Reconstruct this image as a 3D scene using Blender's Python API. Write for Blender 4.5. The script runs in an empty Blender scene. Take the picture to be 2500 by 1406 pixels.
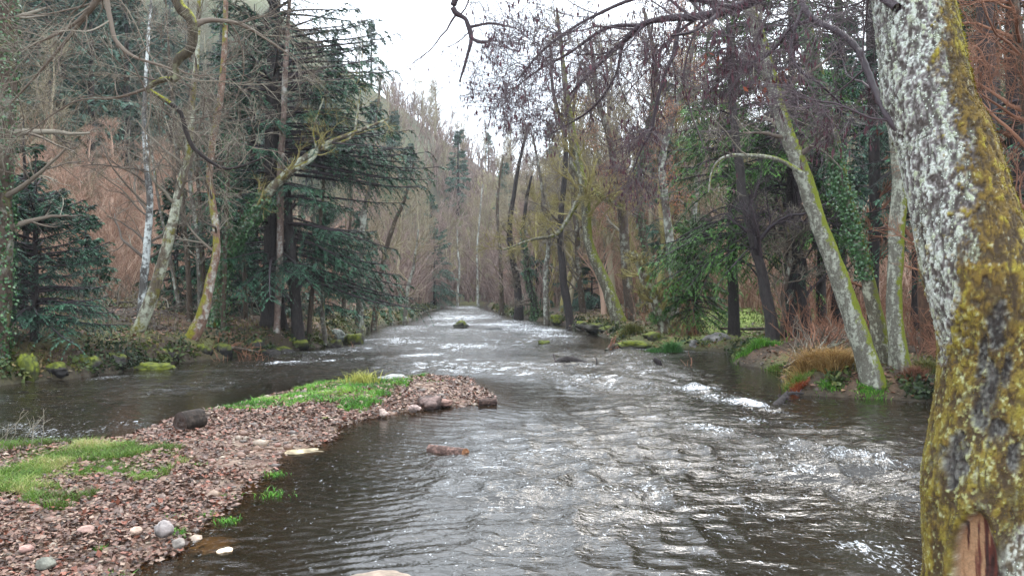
import bpy, math, random
import numpy as np
from math import radians, pi
SC = bpy.context.scene
COL = SC.collection
# ------------------------------------------------------------------ camera, sky, sun, exposure
F = 1925.0; CX = 1250.0; HY = 715.0; H = 2.2          # focal length / horizon in the 2500 px photograph, eye height
cd = bpy.data.cameras.new("camera"); cam = bpy.data.objects.new("camera", cd); COL.objects.link(cam)
cam.location = (0, 0, H); cam.rotation_euler = (radians(90), 0, 0)
cd.sensor_width = 36; cd.lens = 36 * F / 2500; cd.shift_y = (HY - 703) / 2500
cd.clip_start = 0.05; cd.clip_end = 3000
SC.camera = cam
SUN_EL, SUN_AZ = radians(48), radians(-25)
W = bpy.data.worlds.new("World"); SC.world = W; W.use_nodes = True
wn = W.node_tree; wn.nodes.clear()
sky = wn.nodes.new('ShaderNodeTexSky'); sky.sky_type = 'NISHITA'; sky.sun_disc = False
sky.sun_elevation = SUN_EL; sky.sun_rotation = SUN_AZ; sky.air_density = 1.0; sky.dust_density = 3.0
mx = wn.nodes.new('ShaderNodeMix'); mx.data_type = 'RGBA'; mx.inputs[0].default_value = 0.82
wtc = wn.nodes.new('ShaderNodeTexCoord'); wnz = wn.nodes.new('ShaderNodeTexNoise')
wnz.inputs['Scale'].default_value = 2.5; wnz.inputs['Detail'].default_value = 5
wrp = wn.nodes.new('ShaderNodeValToRGB')
wrp.color_ramp.elements[0].position = 0.3; wrp.color_ramp.elements[0].color = (9.4, 10.8, 12.2, 1)
wrp.color_ramp.elements[1].position = 0.7; wrp.color_ramp.elements[1].color = (12.4, 13.1, 13.9, 1)
wbg = wn.nodes.new('ShaderNodeBackground'); wbg.inputs[1].default_value = 0.10
wo = wn.nodes.new('ShaderNodeOutputWorld')
wn.links.new(wtc.outputs['Generated'], wnz.inputs['Vector']); wn.links.new(wnz.outputs['Fac'], wrp.inputs['Fac'])
wn.links.new(sky.outputs[0], mx.inputs[6]); wn.links.new(wrp.outputs[0], mx.inputs[7])
wsp = wn.nodes.new('ShaderNodeSeparateXYZ'); wn.links.new(wtc.outputs['Generated'], wsp.inputs[0])
wmr = wn.nodes.new('ShaderNodeMapRange'); wmr.inputs[1].default_value = 0.05; wmr.inputs[2].default_value = 0.95; wmr.inputs[3].default_value = 1.6; wmr.inputs[4].default_value = 2.9; wn.links.new(wsp.outputs[2], wmr.inputs[0])
wvm = wn.nodes.new('ShaderNodeVectorMath'); wvm.operation = 'SCALE'; wn.links.new(mx.outputs[2], wvm.inputs[0]); wn.links.new(wmr.outputs[0], wvm.inputs['Scale'])      # overcast: brighter overhead than at the horizon
wn.links.new(wvm.outputs[0], wbg.inputs[0]); wn.links.new(wbg.outputs[0], wo.inputs[0])
sd = bpy.data.lights.new("sun", 'SUN'); so = bpy.data.objects.new("sun", sd); COL.objects.link(so)
sd.energy = 1.3; sd.angle = radians(20); sd.color = (1, 0.95, 0.88)
so.rotation_euler = (radians(90) - SUN_EL, 0, -SUN_AZ + radians(0)); so.rotation_euler = (radians(42), 0, radians(155))
sky.sun_rotation = radians(25)
SC.view_settings.view_transform = 'Standard'; SC.view_settings.look = 'None'
SC.view_settings.exposure = 0.58; SC.view_settings.gamma = 1.0
SC.cycles.use_denoising = True
SC.cycles.max_bounces = 6; SC.cycles.diffuse_bounces = 2; SC.cycles.glossy_bounces = 2
SC.cycles.transparent_max_bounces = 8; SC.cycles.volume_bounces = 0
SC.cycles.use_adaptive_sampling = True; SC.cycles.adaptive_threshold = 0.02
SC.cycles.sample_clamp_indirect = 6

# ------------------------------------------------------------------ helpers: numbers
def rs(seed): return np.random.default_rng(seed)
def px3(px, py, Y): return np.array([(px - CX) / F * Y, Y, H + (HY - py) / F * Y])
def gpt(px, py, z=0.0):
    Y = (H - z) * F / (py - HY); return np.array([(px - CX) / F * Y, Y])
def _h(ix, iy, iz, seed):
    n = (ix.astype(np.uint32) * np.uint32(374761393) + iy.astype(np.uint32) * np.uint32(668265263) + iz.astype(np.uint32) * np.uint32(2147483647 & 1274126177) + np.uint32(seed * 974711 & 0xffffffff))
    n = (n ^ (n >> np.uint32(13))) * np.uint32(1274126177); n = n ^ (n >> np.uint32(16))
    return (n & np.uint32(0xffff)).astype(np.float32) / 32767.5 - 1
def vn(x, y, z=None, seed=0):
    x = np.asarray(x, np.float32); y = np.asarray(y, np.float32)
    two = z is None
    ix = np.floor(x).astype(np.int64); iy = np.floor(y).astype(np.int64)
    fx = x - ix; fy = y - iy; fx = fx * fx * fx * (fx * (fx * 6 - 15) + 10); fy = fy * fy * fy * (fy * (fy * 6 - 15) + 10)
    def pl(iz):
        a = _h(ix, iy, iz, seed); b = _h(ix + 1, iy, iz, seed); c = _h(ix, iy + 1, iz, seed); d = _h(ix + 1, iy + 1, iz, seed)
        t = a + (b - a) * fx; return t + ((c + (d - c) * fx) - t) * fy
    if two: return pl(np.zeros_like(ix))
    z = np.asarray(z, np.float32); iz = np.floor(z).astype(np.int64); fz = z - iz; fz = fz * fz * (3 - 2 * fz)
    a = pl(iz); return a + (pl(iz + 1) - a) * fz
def fbm(x, y, z=None, seed=0, o=4, g=.5):
    s = 0; a = 1; t = 0
    for i in range(o):
        k = 2.03 ** i
        s = s + a * vn(x * k + 17.3 * i, y * k + 5.1 * i, None if z is None else z * k, seed + i); t += a; a *= g
    return s / t
def ss(a, b, x):
    t = np.clip((x - a) / (b - a), 0, 1); return t * t * (3 - 2 * t)
def nrm(v): return v / np.maximum(np.linalg.norm(v, axis=-1, keepdims=True), 1e-9)
def sdf(x, y, poly):
    sh = x.shape; x = x.ravel(); y = y.ravel(); d = np.full(x.shape, 1e9); ins = np.zeros(x.shape, bool)
    n = len(poly)
    for i in range(n):
        ax, ay = poly[i]; bx, by = poly[(i + 1) % n]; ex, ey = bx - ax, by - ay
        t = np.clip(((x - ax) * ex + (y - ay) * ey) / (ex * ex + ey * ey + 1e-12), 0, 1)
        d = np.minimum(d, (x - ax - t * ex) ** 2 + (y - ay - t * ey) ** 2)
        c = ((ay > y) != (by > y)); 
        if abs(ey) > 1e-12: ins ^= c & (x < ax + (y - ay) * ex / ey)
    d = np.sqrt(d); return np.where(ins, d, -d).reshape(sh)
def spline(pts, n):
    pts = np.asarray(pts, float); m = len(pts)
    if m == 2: return pts[0] + (pts[1] - pts[0]) * np.linspace(0, 1, n)[:, None]
    q = np.vstack([2 * pts[0] - pts[1], pts, 2 * pts[-1] - pts[-2]])
    t = np.linspace(0, m - 1 - 1e-6, n); i = t.astype(int); f = (t - i)[:, None]
    a, b, c, d = q[i], q[i + 1], q[i + 2], q[i + 3]
    return .5 * (2 * b + (c - a) * f + (2 * a - 5 * b + 4 * c - d) * f * f + (3 * b - a - 3 * c + d) * f ** 3)

# ------------------------------------------------------------------ helpers: meshes and objects
class Geo:
    def __init__(s): s.V = []; s.T = []; s.Q = []; s.A = []; s.C = []; s.n = 0
    def add(s, V, Fc, v=0.5, c=None):
        V = np.asarray(V, np.float32).reshape(-1, 3); Fc = np.asarray(Fc, np.int64)
        (s.Q if Fc.shape[1] == 4 else s.T).append(Fc + s.n); s.V.append(V)
        s.A.append(np.broadcast_to(np.asarray(v, np.float32), (len(V),)))
        if c is not None: s.C.append(np.broadcast_to(np.asarray(c, np.float32), (len(V), 3)))
        s.n += len(V); return s
    def build(s, name, mat, parent=None, base=(0, 0, 0), smooth=True, matidx=None):
        V = np.concatenate(s.V) - np.asarray(base, np.float32)
        T = np.concatenate(s.T) if s.T else np.zeros((0, 3), int); Q = np.concatenate(s.Q) if s.Q else np.zeros((0, 4), int)
        me = bpy.data.meshes.new(name); me.vertices.add(len(V)); me.vertices.foreach_set('co', V.ravel())
        L = np.concatenate([T.ravel(), Q.ravel()]).astype(np.int32)
        me.loops.add(len(L)); me.loops.foreach_set('vertex_index', L)
        st = np.concatenate([np.arange(len(T)) * 3, len(T) * 3 + np.arange(len(Q)) * 4]).astype(np.int32)
        me.polygons.add(len(st)); me.polygons.foreach_set('loop_start', st)
        me.polygons.foreach_set('use_smooth', np.full(len(st), smooth))
        mats = mat if isinstance(mat, (list, tuple)) else [mat]
        for m in mats: me.materials.append(m)
        a = me.attributes.new('v', 'FLOAT', 'POINT'); a.data.foreach_set('value', np.concatenate(s.A))
        if s.C:
            c = np.concatenate(s.C); c = np.hstack([c, np.ones((len(c), 1), np.float32)])
            a = me.attributes.new('col', 'FLOAT_COLOR', 'POINT'); a.data.foreach_set('color', c.ravel())
        me.update(calc_edges=True)
        o = bpy.data.objects.new(name, me); COL.objects.link(o)
        if parent: o.parent = parent
        else: o.location = base
        return o
def merge_obj(name, geos_mats, parent=None, base=(0, 0, 0), smooth=True):     # several Geos with one material each -> one object
    g = Geo(); idxT = []; idxQ = []; mats = []
    for k, (q, m) in enumerate(geos_mats):
        off = g.n; g.V += q.V; g.A += q.A; g.C += q.C; g.n += q.n
        for t in q.T: g.T.append(t + off); idxT += [k] * len(t)
        for t in q.Q: g.Q.append(t + off); idxQ += [k] * len(t)
        mats.append(m)
    o = g.build(name, mats, parent, base, smooth)
    o.data.polygons.foreach_set('material_index', np.array(idxT + idxQ, np.int32)); o.data.update(); return o
def tag(o, label=None, cat=None, group=None, kind=None):
    if label: o['label'] = label
    if cat: o['category'] = cat
    if group: o['group'] = group
    if kind: o['kind'] = kind
    return o
def thing(name, label, cat, loc, group=None):
    o = bpy.data.objects.new(name, None); COL.objects.link(o); o.location = loc; o.empty_display_size = .3
    return tag(o, label, cat, group)
def copy_tree(o, parent=None):
    c = o.copy(); COL.objects.link(c)
    if parent: c.parent = parent
    for ch in list(o.children): copy_tree(ch, c)
    return c
def tubes(P, R, S=5, v=None, cap=False):
    P = np.asarray(P, float); R = np.asarray(R, float)
    if P.ndim == 2: P = P[None]; R = R[None]
    N, K, _ = P.shape
    T = nrm(np.gradient(P, axis=1)); av = nrm(P[:, -1] - P[:, 0])
    ref = np.where(np.abs(av[:, 2:3]) < .8, [[0, 0, 1.]], [[1., 0, 0]])[:, None]
    U = nrm(np.cross(T, np.broadcast_to(ref, T.shape))); Wd = np.cross(T, U)
    a = np.arange(S) * 2 * pi / S
    V = P[:, :, None] + R[:, :, None, None] * (U[:, :, None] * np.cos(a)[:, None] + Wd[:, :, None] * np.sin(a)[:, None])
    i = np.arange(N)[:, None, None] * K * S + np.arange(K - 1)[None, :, None] * S; j = np.arange(S)[None, None]; j2 = (j + 1) % S
    Fc = np.stack([i + j, i + j2, i + S + j2, i + S + j], -1).reshape(-1, 4)
    vv = .5 if v is None else np.repeat(np.asarray(v), K * S)
    return V.reshape(-1, 3), Fc, vv
def addt(g, P, R, S=5, v=None):
    if len(P): V, Fc, vv = tubes(P, R, S, v); g.add(V, Fc, vv)
def cards(C, D, Nn, L, Wd, mid=.45):
    D = nrm(D); S = nrm(np.cross(D, Nn)); L = np.asarray(L).reshape(-1, 1); Wd = np.asarray(Wd).reshape(-1, 1)
    V = np.stack([C, C + D * L * mid + S * Wd, C + D * L, C + D * L * mid - S * Wd], 1)
    return V.reshape(-1, 3), np.arange(len(C) * 4).reshape(-1, 4)
def rdir(r, n): return nrm(r.normal(size=(n, 3)))
def grow(r, P, R, n, t=(.2, 1), ln=(1, 2), ang=(35, 70), K=6, gn=.12, up=0., rr=.55, tip=.25, taper=True, bias=None, rmin=.003):
    N, K0, _ = P.shape; M = N * n; pi_ = np.repeat(np.arange(N), n); tt = r.uniform(t[0], t[1], M)
    f = tt * (K0 - 1); i = np.minimum(f.astype(int), K0 - 2); w = (f - i)[:, None]
    p0 = P[pi_, i] * (1 - w) + P[pi_, i + 1] * w; r0 = R[pi_, i] * (1 - w[:, 0]) + R[pi_, i + 1] * w[:, 0]
    T = nrm(P[pi_, i + 1] - P[pi_, i]); A = np.radians(r.uniform(ang[0], ang[1], M))[:, None]
    q = nrm(np.cross(T, rdir(r, M))); d = nrm(T * np.cos(A) + q * np.sin(A))
    if bias is not None: d = nrm(d + np.asarray(bias))
    L = r.uniform(ln[0], ln[1], M) * ((1.15 - .75 * tt) if taper else 1); st = (L / (K - 1))[:, None]
    out = [p0]; dd = d
    for k in range(K - 1):
        dd = nrm(dd + r.normal(size=(M, 3)) * gn + np.array([0, 0, up])); out.append(out[-1] + dd * st)
    Rb = np.maximum(r0 * rr * r.uniform(.7, 1.1, M), rmin)
    return np.stack(out, 1), Rb[:, None] * np.linspace(1, tip, K)[None]

# ------------------------------------------------------------------ helpers: materials
def nmat(name):
    m = bpy.data.materials.new(name); m.use_nodes = True; nt = m.node_tree; nt.nodes.clear()
    out = nt.nodes.new('ShaderNodeOutputMaterial'); b = nt.nodes.new('ShaderNodeBsdfPrincipled'); nt.links.new(b.outputs[0], out.inputs[0])
    b.inputs['Specular IOR Level'].default_value = .3
    return m, nt, b, out
def N(nt, t, **k):
    n = nt.nodes.new(t)
    for a, v in k.items():
        if a.startswith('i_'): n.inputs[a[2:].replace('_', ' ')].default_value = v
        else: setattr(n, a, v)
    return n
def noise(nt, vec, sc, det=4, rough=.55, dist=0):
    n = N(nt, 'ShaderNodeTexNoise'); n.inputs['Scale'].default_value = sc; n.inputs['Detail'].default_value = det
    n.inputs['Roughness'].default_value = rough; n.inputs['Distortion'].default_value = dist
    if vec is not None: nt.links.new(vec, n.inputs['Vector'])
    return n.outputs['Fac']
def ramp(nt, fac, stops, interp='LINEAR'):
    n = N(nt, 'ShaderNodeValToRGB'); cr = n.color_ramp; cr.interpolation = interp
    while len(cr.elements) < len(stops): cr.elements.new(.5)
    for e, (p, c) in zip(cr.elements, stops):
        e.position = p; e.color = (*c, 1) if len(c) == 3 else c
    nt.links.new(fac, n.inputs['Fac']); return n.outputs['Color']
def gramp(nt, fac, a, b): return ramp(nt, fac, [(a, (0, 0, 0)), (b, (1, 1, 1))])
def mixc(nt, f, a, b, mode='MIX'):
    n = N(nt, 'ShaderNodeMix', data_type='RGBA', blend_type=mode)
    for s, v in ((0, f), (6, a), (7, b)):
        if hasattr(v, 'node'): nt.links.new(v, n.inputs[s])
        elif s == 0: n.inputs[0].default_value = v
        else: n.inputs[s].default_value = (*v, 1)
    return n.outputs[2]
def math_(nt, op, a, b=None, clamp=False):
    n = N(nt, 'ShaderNodeMath', operation=op, use_clamp=clamp)
    for s, v in ((0, a), (1, b)):
        if v is None: continue
        if hasattr(v, 'node'): nt.links.new(v, n.inputs[s])
        else: n.inputs[s].default_value = v
    return n.outputs[0]
def mapped(nt, src, sc):
    n = N(nt, 'ShaderNodeMapping'); n.inputs['Scale'].default_value = sc; nt.links.new(src, n.inputs['Vector']); return n.outputs[0]
def bump(nt, h, b, st=.5, dist=.02):
    n = N(nt, 'ShaderNodeBump'); n.inputs['Strength'].default_value = st; n.inputs['Distance'].default_value = dist
    nt.links.new(h, n.inputs['Height']); nt.links.new(n.outputs[0], b.inputs['Normal']); return n
def attr(nt, name, out='Fac'): return N(nt, 'ShaderNodeAttribute', attribute_name=name).outputs[out]
def bark(name, c1, c2, lich=None, la=.0, moss=None, md=(1, 0, 0), ma=0., sc=1.0, rough=.85, top=None):
    m, nt, b, _ = nmat(name); oc = N(nt, 'ShaderNodeTexCoord').outputs['Object']
    v1 = mapped(nt, oc, (6 * sc, 6 * sc, 1.6 * sc)); n1 = noise(nt, v1, 3, 6, .65)
    c = ramp(nt, n1, [(.3, c1), (.68, c2)])
    hb = n1
    if lich:
        n2 = noise(nt, oc, 5 * sc, 7, .7); n3 = noise(nt, mapped(nt, oc, (2, 2, .7)), 1.3 * sc, 3, .5)
        a = math_(nt, 'ADD', n2, math_(nt, 'MULTIPLY', math_(nt, 'SUBTRACT', n3, .5), .8))
        c = mixc(nt, gramp(nt, a, .58 - la * .3, .74 - la * .3), c, lich)
        hb = math_(nt, 'ADD', n1, math_(nt, 'MULTIPLY', a, .3))
    if moss:
        g = N(nt, 'ShaderNodeNewGeometry'); dt = N(nt, 'ShaderNodeVectorMath', operation='DOT_PRODUCT'); nt.links.new(g.outputs['Normal'], dt.inputs[0])
        dt.inputs[1].default_value = md; n4 = noise(nt, oc, 2.2 * sc, 6, .7)
        a = math_(nt, 'ADD', math_(nt, 'MULTIPLY', dt.outputs['Value'], .27), n4)
        mc = ramp(nt, noise(nt, oc, 14 * sc, 5, .7), [(.3, tuple(x * .45 for x in moss)), (.65, moss)])
        c = mixc(nt, gramp(nt, a, .76 - ma * .5, .86 - ma * .5), c, mc)
    nt.links.new(c, b.inputs['Base Color']); b.inputs['Roughness'].default_value = rough
    bump(nt, hb, b, .8, .02 / sc); return m
def vfol(name, stops, rough=.6, spec=.3, trans=0):
    m, nt, b, out = nmat(name); nt.links.new(ramp(nt, attr(nt, 'v'), stops), b.inputs['Base Color'])
    b.inputs['Roughness'].default_value = rough; b.inputs['Specular IOR Level'].default_value = spec
    if trans:
        t = N(nt, 'ShaderNodeBsdfTranslucent'); nt.links.new(ramp(nt, attr(nt, 'v'), stops), t.inputs[0])
        s = N(nt, 'ShaderNodeMixShader'); s.inputs[0].default_value = trans; nt.links.new(b.outputs[0], s.inputs[1]); nt.links.new(t.outputs[0], s.inputs[2]); nt.links.new(s.outputs[0], out.inputs[0])
    return m
M = {}
M['bark_grey'] = bark('bark_grey', (.035, .028, .022), (.13, .11, .09), (.30, .31, .26), .30, (.15, .16, .02), (.6, 0, .3), .22)
M['bark_brown'] = bark('bark_brown', (.022, .015, .011), (.085, .06, .042), (.2, .2, .16), .12, (.11, .115, .02), (.4, -.2, .3), .20)
M['bark_dark'] = bark('bark_dark', (.010, .008, .008), (.04, .032, .03))
M['bark_moss'] = bark('bark_moss', (.04, .03, .02), (.13, .10, .07), (.33, .34, .26), .40, (.17, .15, .02), (.3, -.1, .6), .42)
M['bark_moss2'] = bark('bark_moss2', (.02, .016, .01), (.07, .055, .035), (.16, .16, .10), .15, (.22, .22, .02), (.3, -.1, 1.1), .40, sc=2)
M['bark_birch'] = bark('bark_birch', (.03, .027, .025), (.12, .11, .10), (.50, .52, .50), .46, None)
M['bark_pale'] = bark('bark_pale', (.08, .07, .06), (.22, .20, .17), (.42, .43, .38), .45, None)
M['bark_alder'] = bark('bark_alder', (.05, .045, .036), (.15, .14, .11), (.27, .275, .22), .36, (.15, .17, .010), (1.25, .1, .0), .56, sc=3.2)
M['bark_right'] = bark('bark_right', (.035, .03, .02), (.12, .105, .075), (.28, .28, .21), .30, (.14, .15, .012), (.9, -.3, .1), .34, sc=2.6)
M['twig'] = vfol('twig_bark', [(0, (.05, .036, .028)), (.6, (.13, .102, .078)), (1, (.28, .26, .20))], .8)
M['twig_dark'] = vfol('twig_dark', [(0, (.018, .013, .016)), (1, (.07, .05, .055))], .7)
M['twig_alder'] = vfol('twig_alder', [(0, (.028, .018, .022)), (.6, (.07, .05, .058)), (1, (.15, .115, .12))], .6)
M['twig_purple'] = vfol('twig_purple', [(0, (.03, .015, .02)), (1, (.10, .06, .065))], .7)
M['twig_moss'] = vfol('twig_moss', [(0, (.08, .055, .025)), (.5, (.20, .16, .055)), (1, (.36, .32, .13))], .8)
M['twig_red'] = vfol('twig_red', [(0, (.09, .035, .02)), (1, (.25, .12, .07))], .8)
M['thicket'] = vfol('thicket_twigs', [(0, (.15, .075, .048)), (.5, (.31, .18, .125)), (1, (.50, .36, .27))], .9)
M['thicket_purple'] = vfol('thicket_purple', [(0, (.09, .055, .048)), (.5, (.20, .135, .115)), (1, (.38, .29, .24))], .9)
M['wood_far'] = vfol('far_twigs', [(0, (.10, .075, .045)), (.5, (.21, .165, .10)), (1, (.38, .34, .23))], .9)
M['needle_blue'] = vfol('needle_blue', [(0, (.008, .028, .017)), (.6, (.025, .082, .046)), (1, (.065, .165, .085))], .55)
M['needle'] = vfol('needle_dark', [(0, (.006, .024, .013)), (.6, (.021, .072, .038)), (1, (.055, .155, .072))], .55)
M['needle_green'] = vfol('needle_green', [(0, (.016, .045, .008)), (.6, (.055, .145, .022)), (1, (.14, .29, .048))], .55)
M['needle_hazy'] = vfol('needle_hazy', [(0, (.025, .055, .038)), (1, (.085, .16, .11))], .7)  # paler needles: the haze of distance is painted into the colour
M['ivy'] = vfol('ivy_leaf', [(0, (.012, .035, .012)), (.7, (.04, .11, .03)), (1, (.14, .26, .10))], .35, .5)
M['catkin'] = vfol('catkin', [(0, (.035, .012, .02)), (1, (.10, .04, .05))], .7)
M['dry_leaf'] = vfol('dry_leaf', [(0, (.10, .025, .012)), (1, (.35, .09, .03))], .6)
M['russet_leaf'] = vfol('russet_leaf', [(0, (.16, .055, .028)), (1, (.52, .20, .10))], .7)
M['grass'] = vfol('grass', [(0, (.08, .07, .02)), (.3, (.07, .14, .02)), (.6, (.13, .23, .035)), (.8, (.24, .28, .07)), (1, (.36, .32, .14))], .55, .3, .25)
M['grass_vivid'] = vfol('grass_vivid', [(0, (.05, .07, .015)), (.3, (.05, .16, .02)), (.6, (.10, .27, .03)), (1, (.26, .40, .07))], .5, .3, .25)
M['grass_dry'] = vfol('grass_dry', [(0, (.14, .07, .02)), (.5, (.34, .20, .07)), (1, (.55, .40, .18))], .7, .2, .2)
M['grass_bank'] = vfol('grass_bank', [(0, (.04, .045, .012)), (.5, (.10, .11, .025)), (1, (.24, .20, .07))], .7, .2, .15)
M['fern'] = vfol('fern', [(0, (.02, .06, .015)), (1, (.08, .22, .05))], .55)
M['moss_tuft'] = vfol('moss_tuft', [(0, (.05, .035, .005)), (.35, (.14, .095, .010)), (.6, (.18, .165, .012)), (.85, (.27, .27, .025)), (1, (.40, .41, .16))], .85, .1)
def colmat(name, rough=.8, sc=20, amt=.35, bs=.4, bd=.01, spec=.3, roughramp=None):
    m, nt, b, _ = nmat(name); oc = N(nt, 'ShaderNodeTexCoord').outputs['Object']; n = noise(nt, oc, sc, 6, .7)
    c = mixc(nt, 1.0, attr(nt, 'col', 'Color'), ramp(nt, n, [(.25, (1 - amt,) * 3), (.75, (1 + amt,) * 3)]), 'MULTIPLY')
    nt.links.new(c, b.inputs['Base Color']); b.inputs['Roughness'].default_value = rough; b.inputs['Specular IOR Level'].default_value = spec
    bump(nt, n, b, bs, bd); return m
M['ground'] = colmat('ground_litter', .85, 9, .55, .9, .04)
M['stone'] = colmat('stone', .45, 25, .3, .4, .004, .5)
M['rock'] = colmat('rock', .8, 18, .45, .6, .01, .25)
M['leaf'] = colmat('leaf_litter', .5, 40, .25, .1, .002, .4)
# ------------------------------------------------------------------ terrain: banks, gravel bar, valley sides
LE = [(-20, -30), (0, -22), (10, -18.5), (15, -14.8)] + [(gpt(x, y)[1], gpt(x, y)[0]) for x, y in ((0, 940), (250, 915), (440, 885), (600, 868), (760, 850), (830, 838), (880, 806), (1000, 781), (1030, 763), (1072, 752))]
LE = [(p[1], p[0]) for p in LE]                              # -> (x, y)
LEFT = LE + [(-13, 128), (-24, 142), (10, 153), (40, 600), (-600, 600), (-600, -20)]
RE = [tuple(gpt(x, y)) for x, y in ((1188, 747.5), (1205, 756), (1250, 772), (1330, 785), (1400, 799), (1485, 822), (1520, 848), (1700, 852), (1785, 862), (1800, 885), (1905, 907), (1925, 935), (1960, 962), (2100, 970), (2310, 984))]
RIGHT = RE + [(10.5, 14.5), (14, 12), (18, 9), (30, 4), (600, 0), (600, 600), (-40, 600), (-32, 151), (-14, 137)]
BARP = [(0, 1092), (150, 1088), (300, 1078), (380, 1044), (420, 1022), (500, 1008), (600, 984), (750, 946), (860, 931), (1050, 921), (1140, 928), (1185, 955), (1195, 984), (1080, 993), (960, 1012), (830, 1042), (790, 1078), (680, 1122), (625, 1185), (560, 1240), (455, 1305), (440, 1345), (350, 1380), (300, 1406)]
BAR = [tuple(gpt(x, y)) for x, y in BARP] + [(-2.4, 5.0), (-.5, 4.4), (1.2, 4.5), (2.6, 4.9), (3.6, 4.2), (5, 2), (9, -4), (9, -20), (-16, -20), (-16, 2), (-12, 6), (-9.5, 9.5)]
RIDGE_X = [-400, -90, -45, -23, -8, 15, 40, 90, 400]; RIDGE_Z = [120, 100, 60, 44, 33, 25, 27, 50, 90]
def terrain(x, y, detail=True):
    x = np.asarray(x, float); y = np.asarray(y, float)
    nw = vn(x * .9, y * .9, seed=5) * .25 + vn(x * 2.7, y * 2.7, seed=6) * .12
    dl = sdf(x, y, LEFT) + nw; dr = sdf(x, y, RIGHT) + nw; db = sdf(x, y, BAR) + nw * .45
    lp = np.maximum(dl, 0); rp = np.maximum(dr, 0)
    zl = np.where(dl < 0, -.9 * (1 - np.exp(dl / .9)), .75 * (1 - np.exp(-lp / .5)) + .075 * np.minimum(lp, 25))
    rl = .6 - .25 * ss(20, 30, y) * (1 - ss(34, 40, y))
    zr = np.where(dr < 0, -.9 * (1 - np.exp(dr / .8)), rl * (1 - np.exp(-rp / .5)) + .05 * np.minimum(rp, 25))
    zb = np.where(db < 0, -.75 * (1 - np.exp(db / 2.2)), .12 * (1 - np.exp(-np.maximum(db, 0) / .8)))
    zb = zb + .45 * ss(5.6, 3.2, y) * ss(0, 1.2, db) * ss(-3, 0, x)
    rid = np.interp(x, RIDGE_X, RIDGE_Z)
    hl = np.minimum(.92 * np.maximum(lp - 24 + 8 * vn(x * .03, y * .03, seed=9), 0), rid) * ss(8, 30, y)
    hr = np.minimum(.42 * np.maximum(rp - 22, 0), 40) * ss(5, 30, y)
    far = rid * ss(138, 215, y)
    z = np.maximum(np.maximum(zl, zr), zb)
    z = z + np.maximum(np.where(dl > 0, np.maximum(hl, far), 0), np.where(dr > 0, np.maximum(hr, far), 0))
    if detail:
        land = ss(-.1, .6, np.maximum(dl, dr)); bw = ss(-.2, .3, db)
        z = z + land * (.10 * vn(x * 1.3, y * 1.3, seed=1) + .07 * vn(x * 4, y * 4, seed=2) + .4 * vn(x * .2, y * .2, seed=4) * ss(1, 5, np.maximum(dl, dr)))
        z = z + bw * (.03 * vn(x * 1.7, y * 1.7, seed=3) + .012 * vn(x * 9, y * 9, seed=8))
    return z, dl, dr, db
def hz(x, y): return terrain(np.atleast_1d(x), np.atleast_1d(y))[0]
def grid(rows, xs):                                          # rows of y, xs(y)->x array
    Y = np.asarray(rows); X = np.stack([xs(y) for y in Y]); return X, np.broadcast_to(Y[:, None], X.shape)
def gfaces(nr, nc):
    i = np.arange(nr - 1)[:, None] * nc + np.arange(nc - 1)[None]
    return np.stack([i, i + 1, i + nc + 1, i + nc], -1).reshape(-1, 4)
u = np.linspace(-1, 1, 520); uu = np.sign(u) * (.62 * np.abs(u) + .38 * np.abs(u) ** 4)
rows = np.concatenate([np.linspace(-18, 3.9, 40), 4 * np.exp(np.linspace(0, math.log(420 / 4), 520))])
X, Y = grid(rows, lambda y: uu * (26 + 1.35 * max(y, 0)) if y < 4 else uu * (14 + 1.42 * y + 12 * math.exp(-(y - 4) / 6)))
Z, DL, DR, DB = terrain(X, Y)
def lerpc(a, b, t): return a + (np.asarray(b, float) - a) * t[..., None]
col = np.zeros(X.shape + (3,)) + (.05, .034, .022)
n1 = fbm(X * .8, Y * .8, seed=21, o=5); n2 = fbm(X * 4, Y * 4, seed=22, o=3); n3 = fbm(X * .15, Y * .15, seed=23, o=3)
col = lerpc(col, (.11, .062, .036), ss(-.2, .4, n1)); col = lerpc(col, (.035, .026, .018), ss(.1, .5, n2) * .7)
gm = ss(.0, .35, n3 + .3 * n1); col = lerpc(col, (.10, .12, .035), gm * .55)
# grassy strips: behind the right bank, meadow on the left
gr = np.exp(-((X - .245 * Y * 1.1) / (.06 * Y)) ** 2) * ss(30, 33, Y) * ss(48, 40, Y); gr2 = (DL > 8) * (DL < 22) * ss(30, 40, Y)
col = lerpc(col, (.20, .25, .06), np.clip(gr * 1.3, 0, 1) * ss(-.5, .1, n1)); col = lerpc(col, (.24, .21, .08), gr2 * .7 * ss(-.4, .2, n1))
hill = ss(24, 34, np.maximum(DL, DR)); hcol = np.where((DL > 0)[..., None], (.085, .095, .055), (.16, .10, .06)); col = col * (1 - hill[..., None] * .7) + hcol * hill[..., None] * .7
wet = ss(.5, -.15, np.maximum(np.maximum(DL, DR), -9)); col = lerpc(col, (.035, .028, .018), wet)
bar = ss(-6, -2, DB) * (DL < 0) * (DR < 0); gc = np.zeros(X.shape + (3,)) + (.15, .095, .07)
gc = lerpc(gc, (.10, .055, .045), ss(-.1, .4, n2)); gc = lerpc(gc, (.21, .155, .115), ss(.15, .5, vn(X * 14, Y * 14, seed=31)))
gc = lerpc(gc, (.11, .075, .04), ss(.35, -.3, DB) * .85); col = col * (1 - bar[..., None]) + gc * bar[..., None]
g = Geo(); g.add(np.stack([X, Y, Z], -1), gfaces(*X.shape), .5, np.clip(col, .005, 1).reshape(-1, 3))
tag(g.build('ground', M['ground']), kind='structure')

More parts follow.
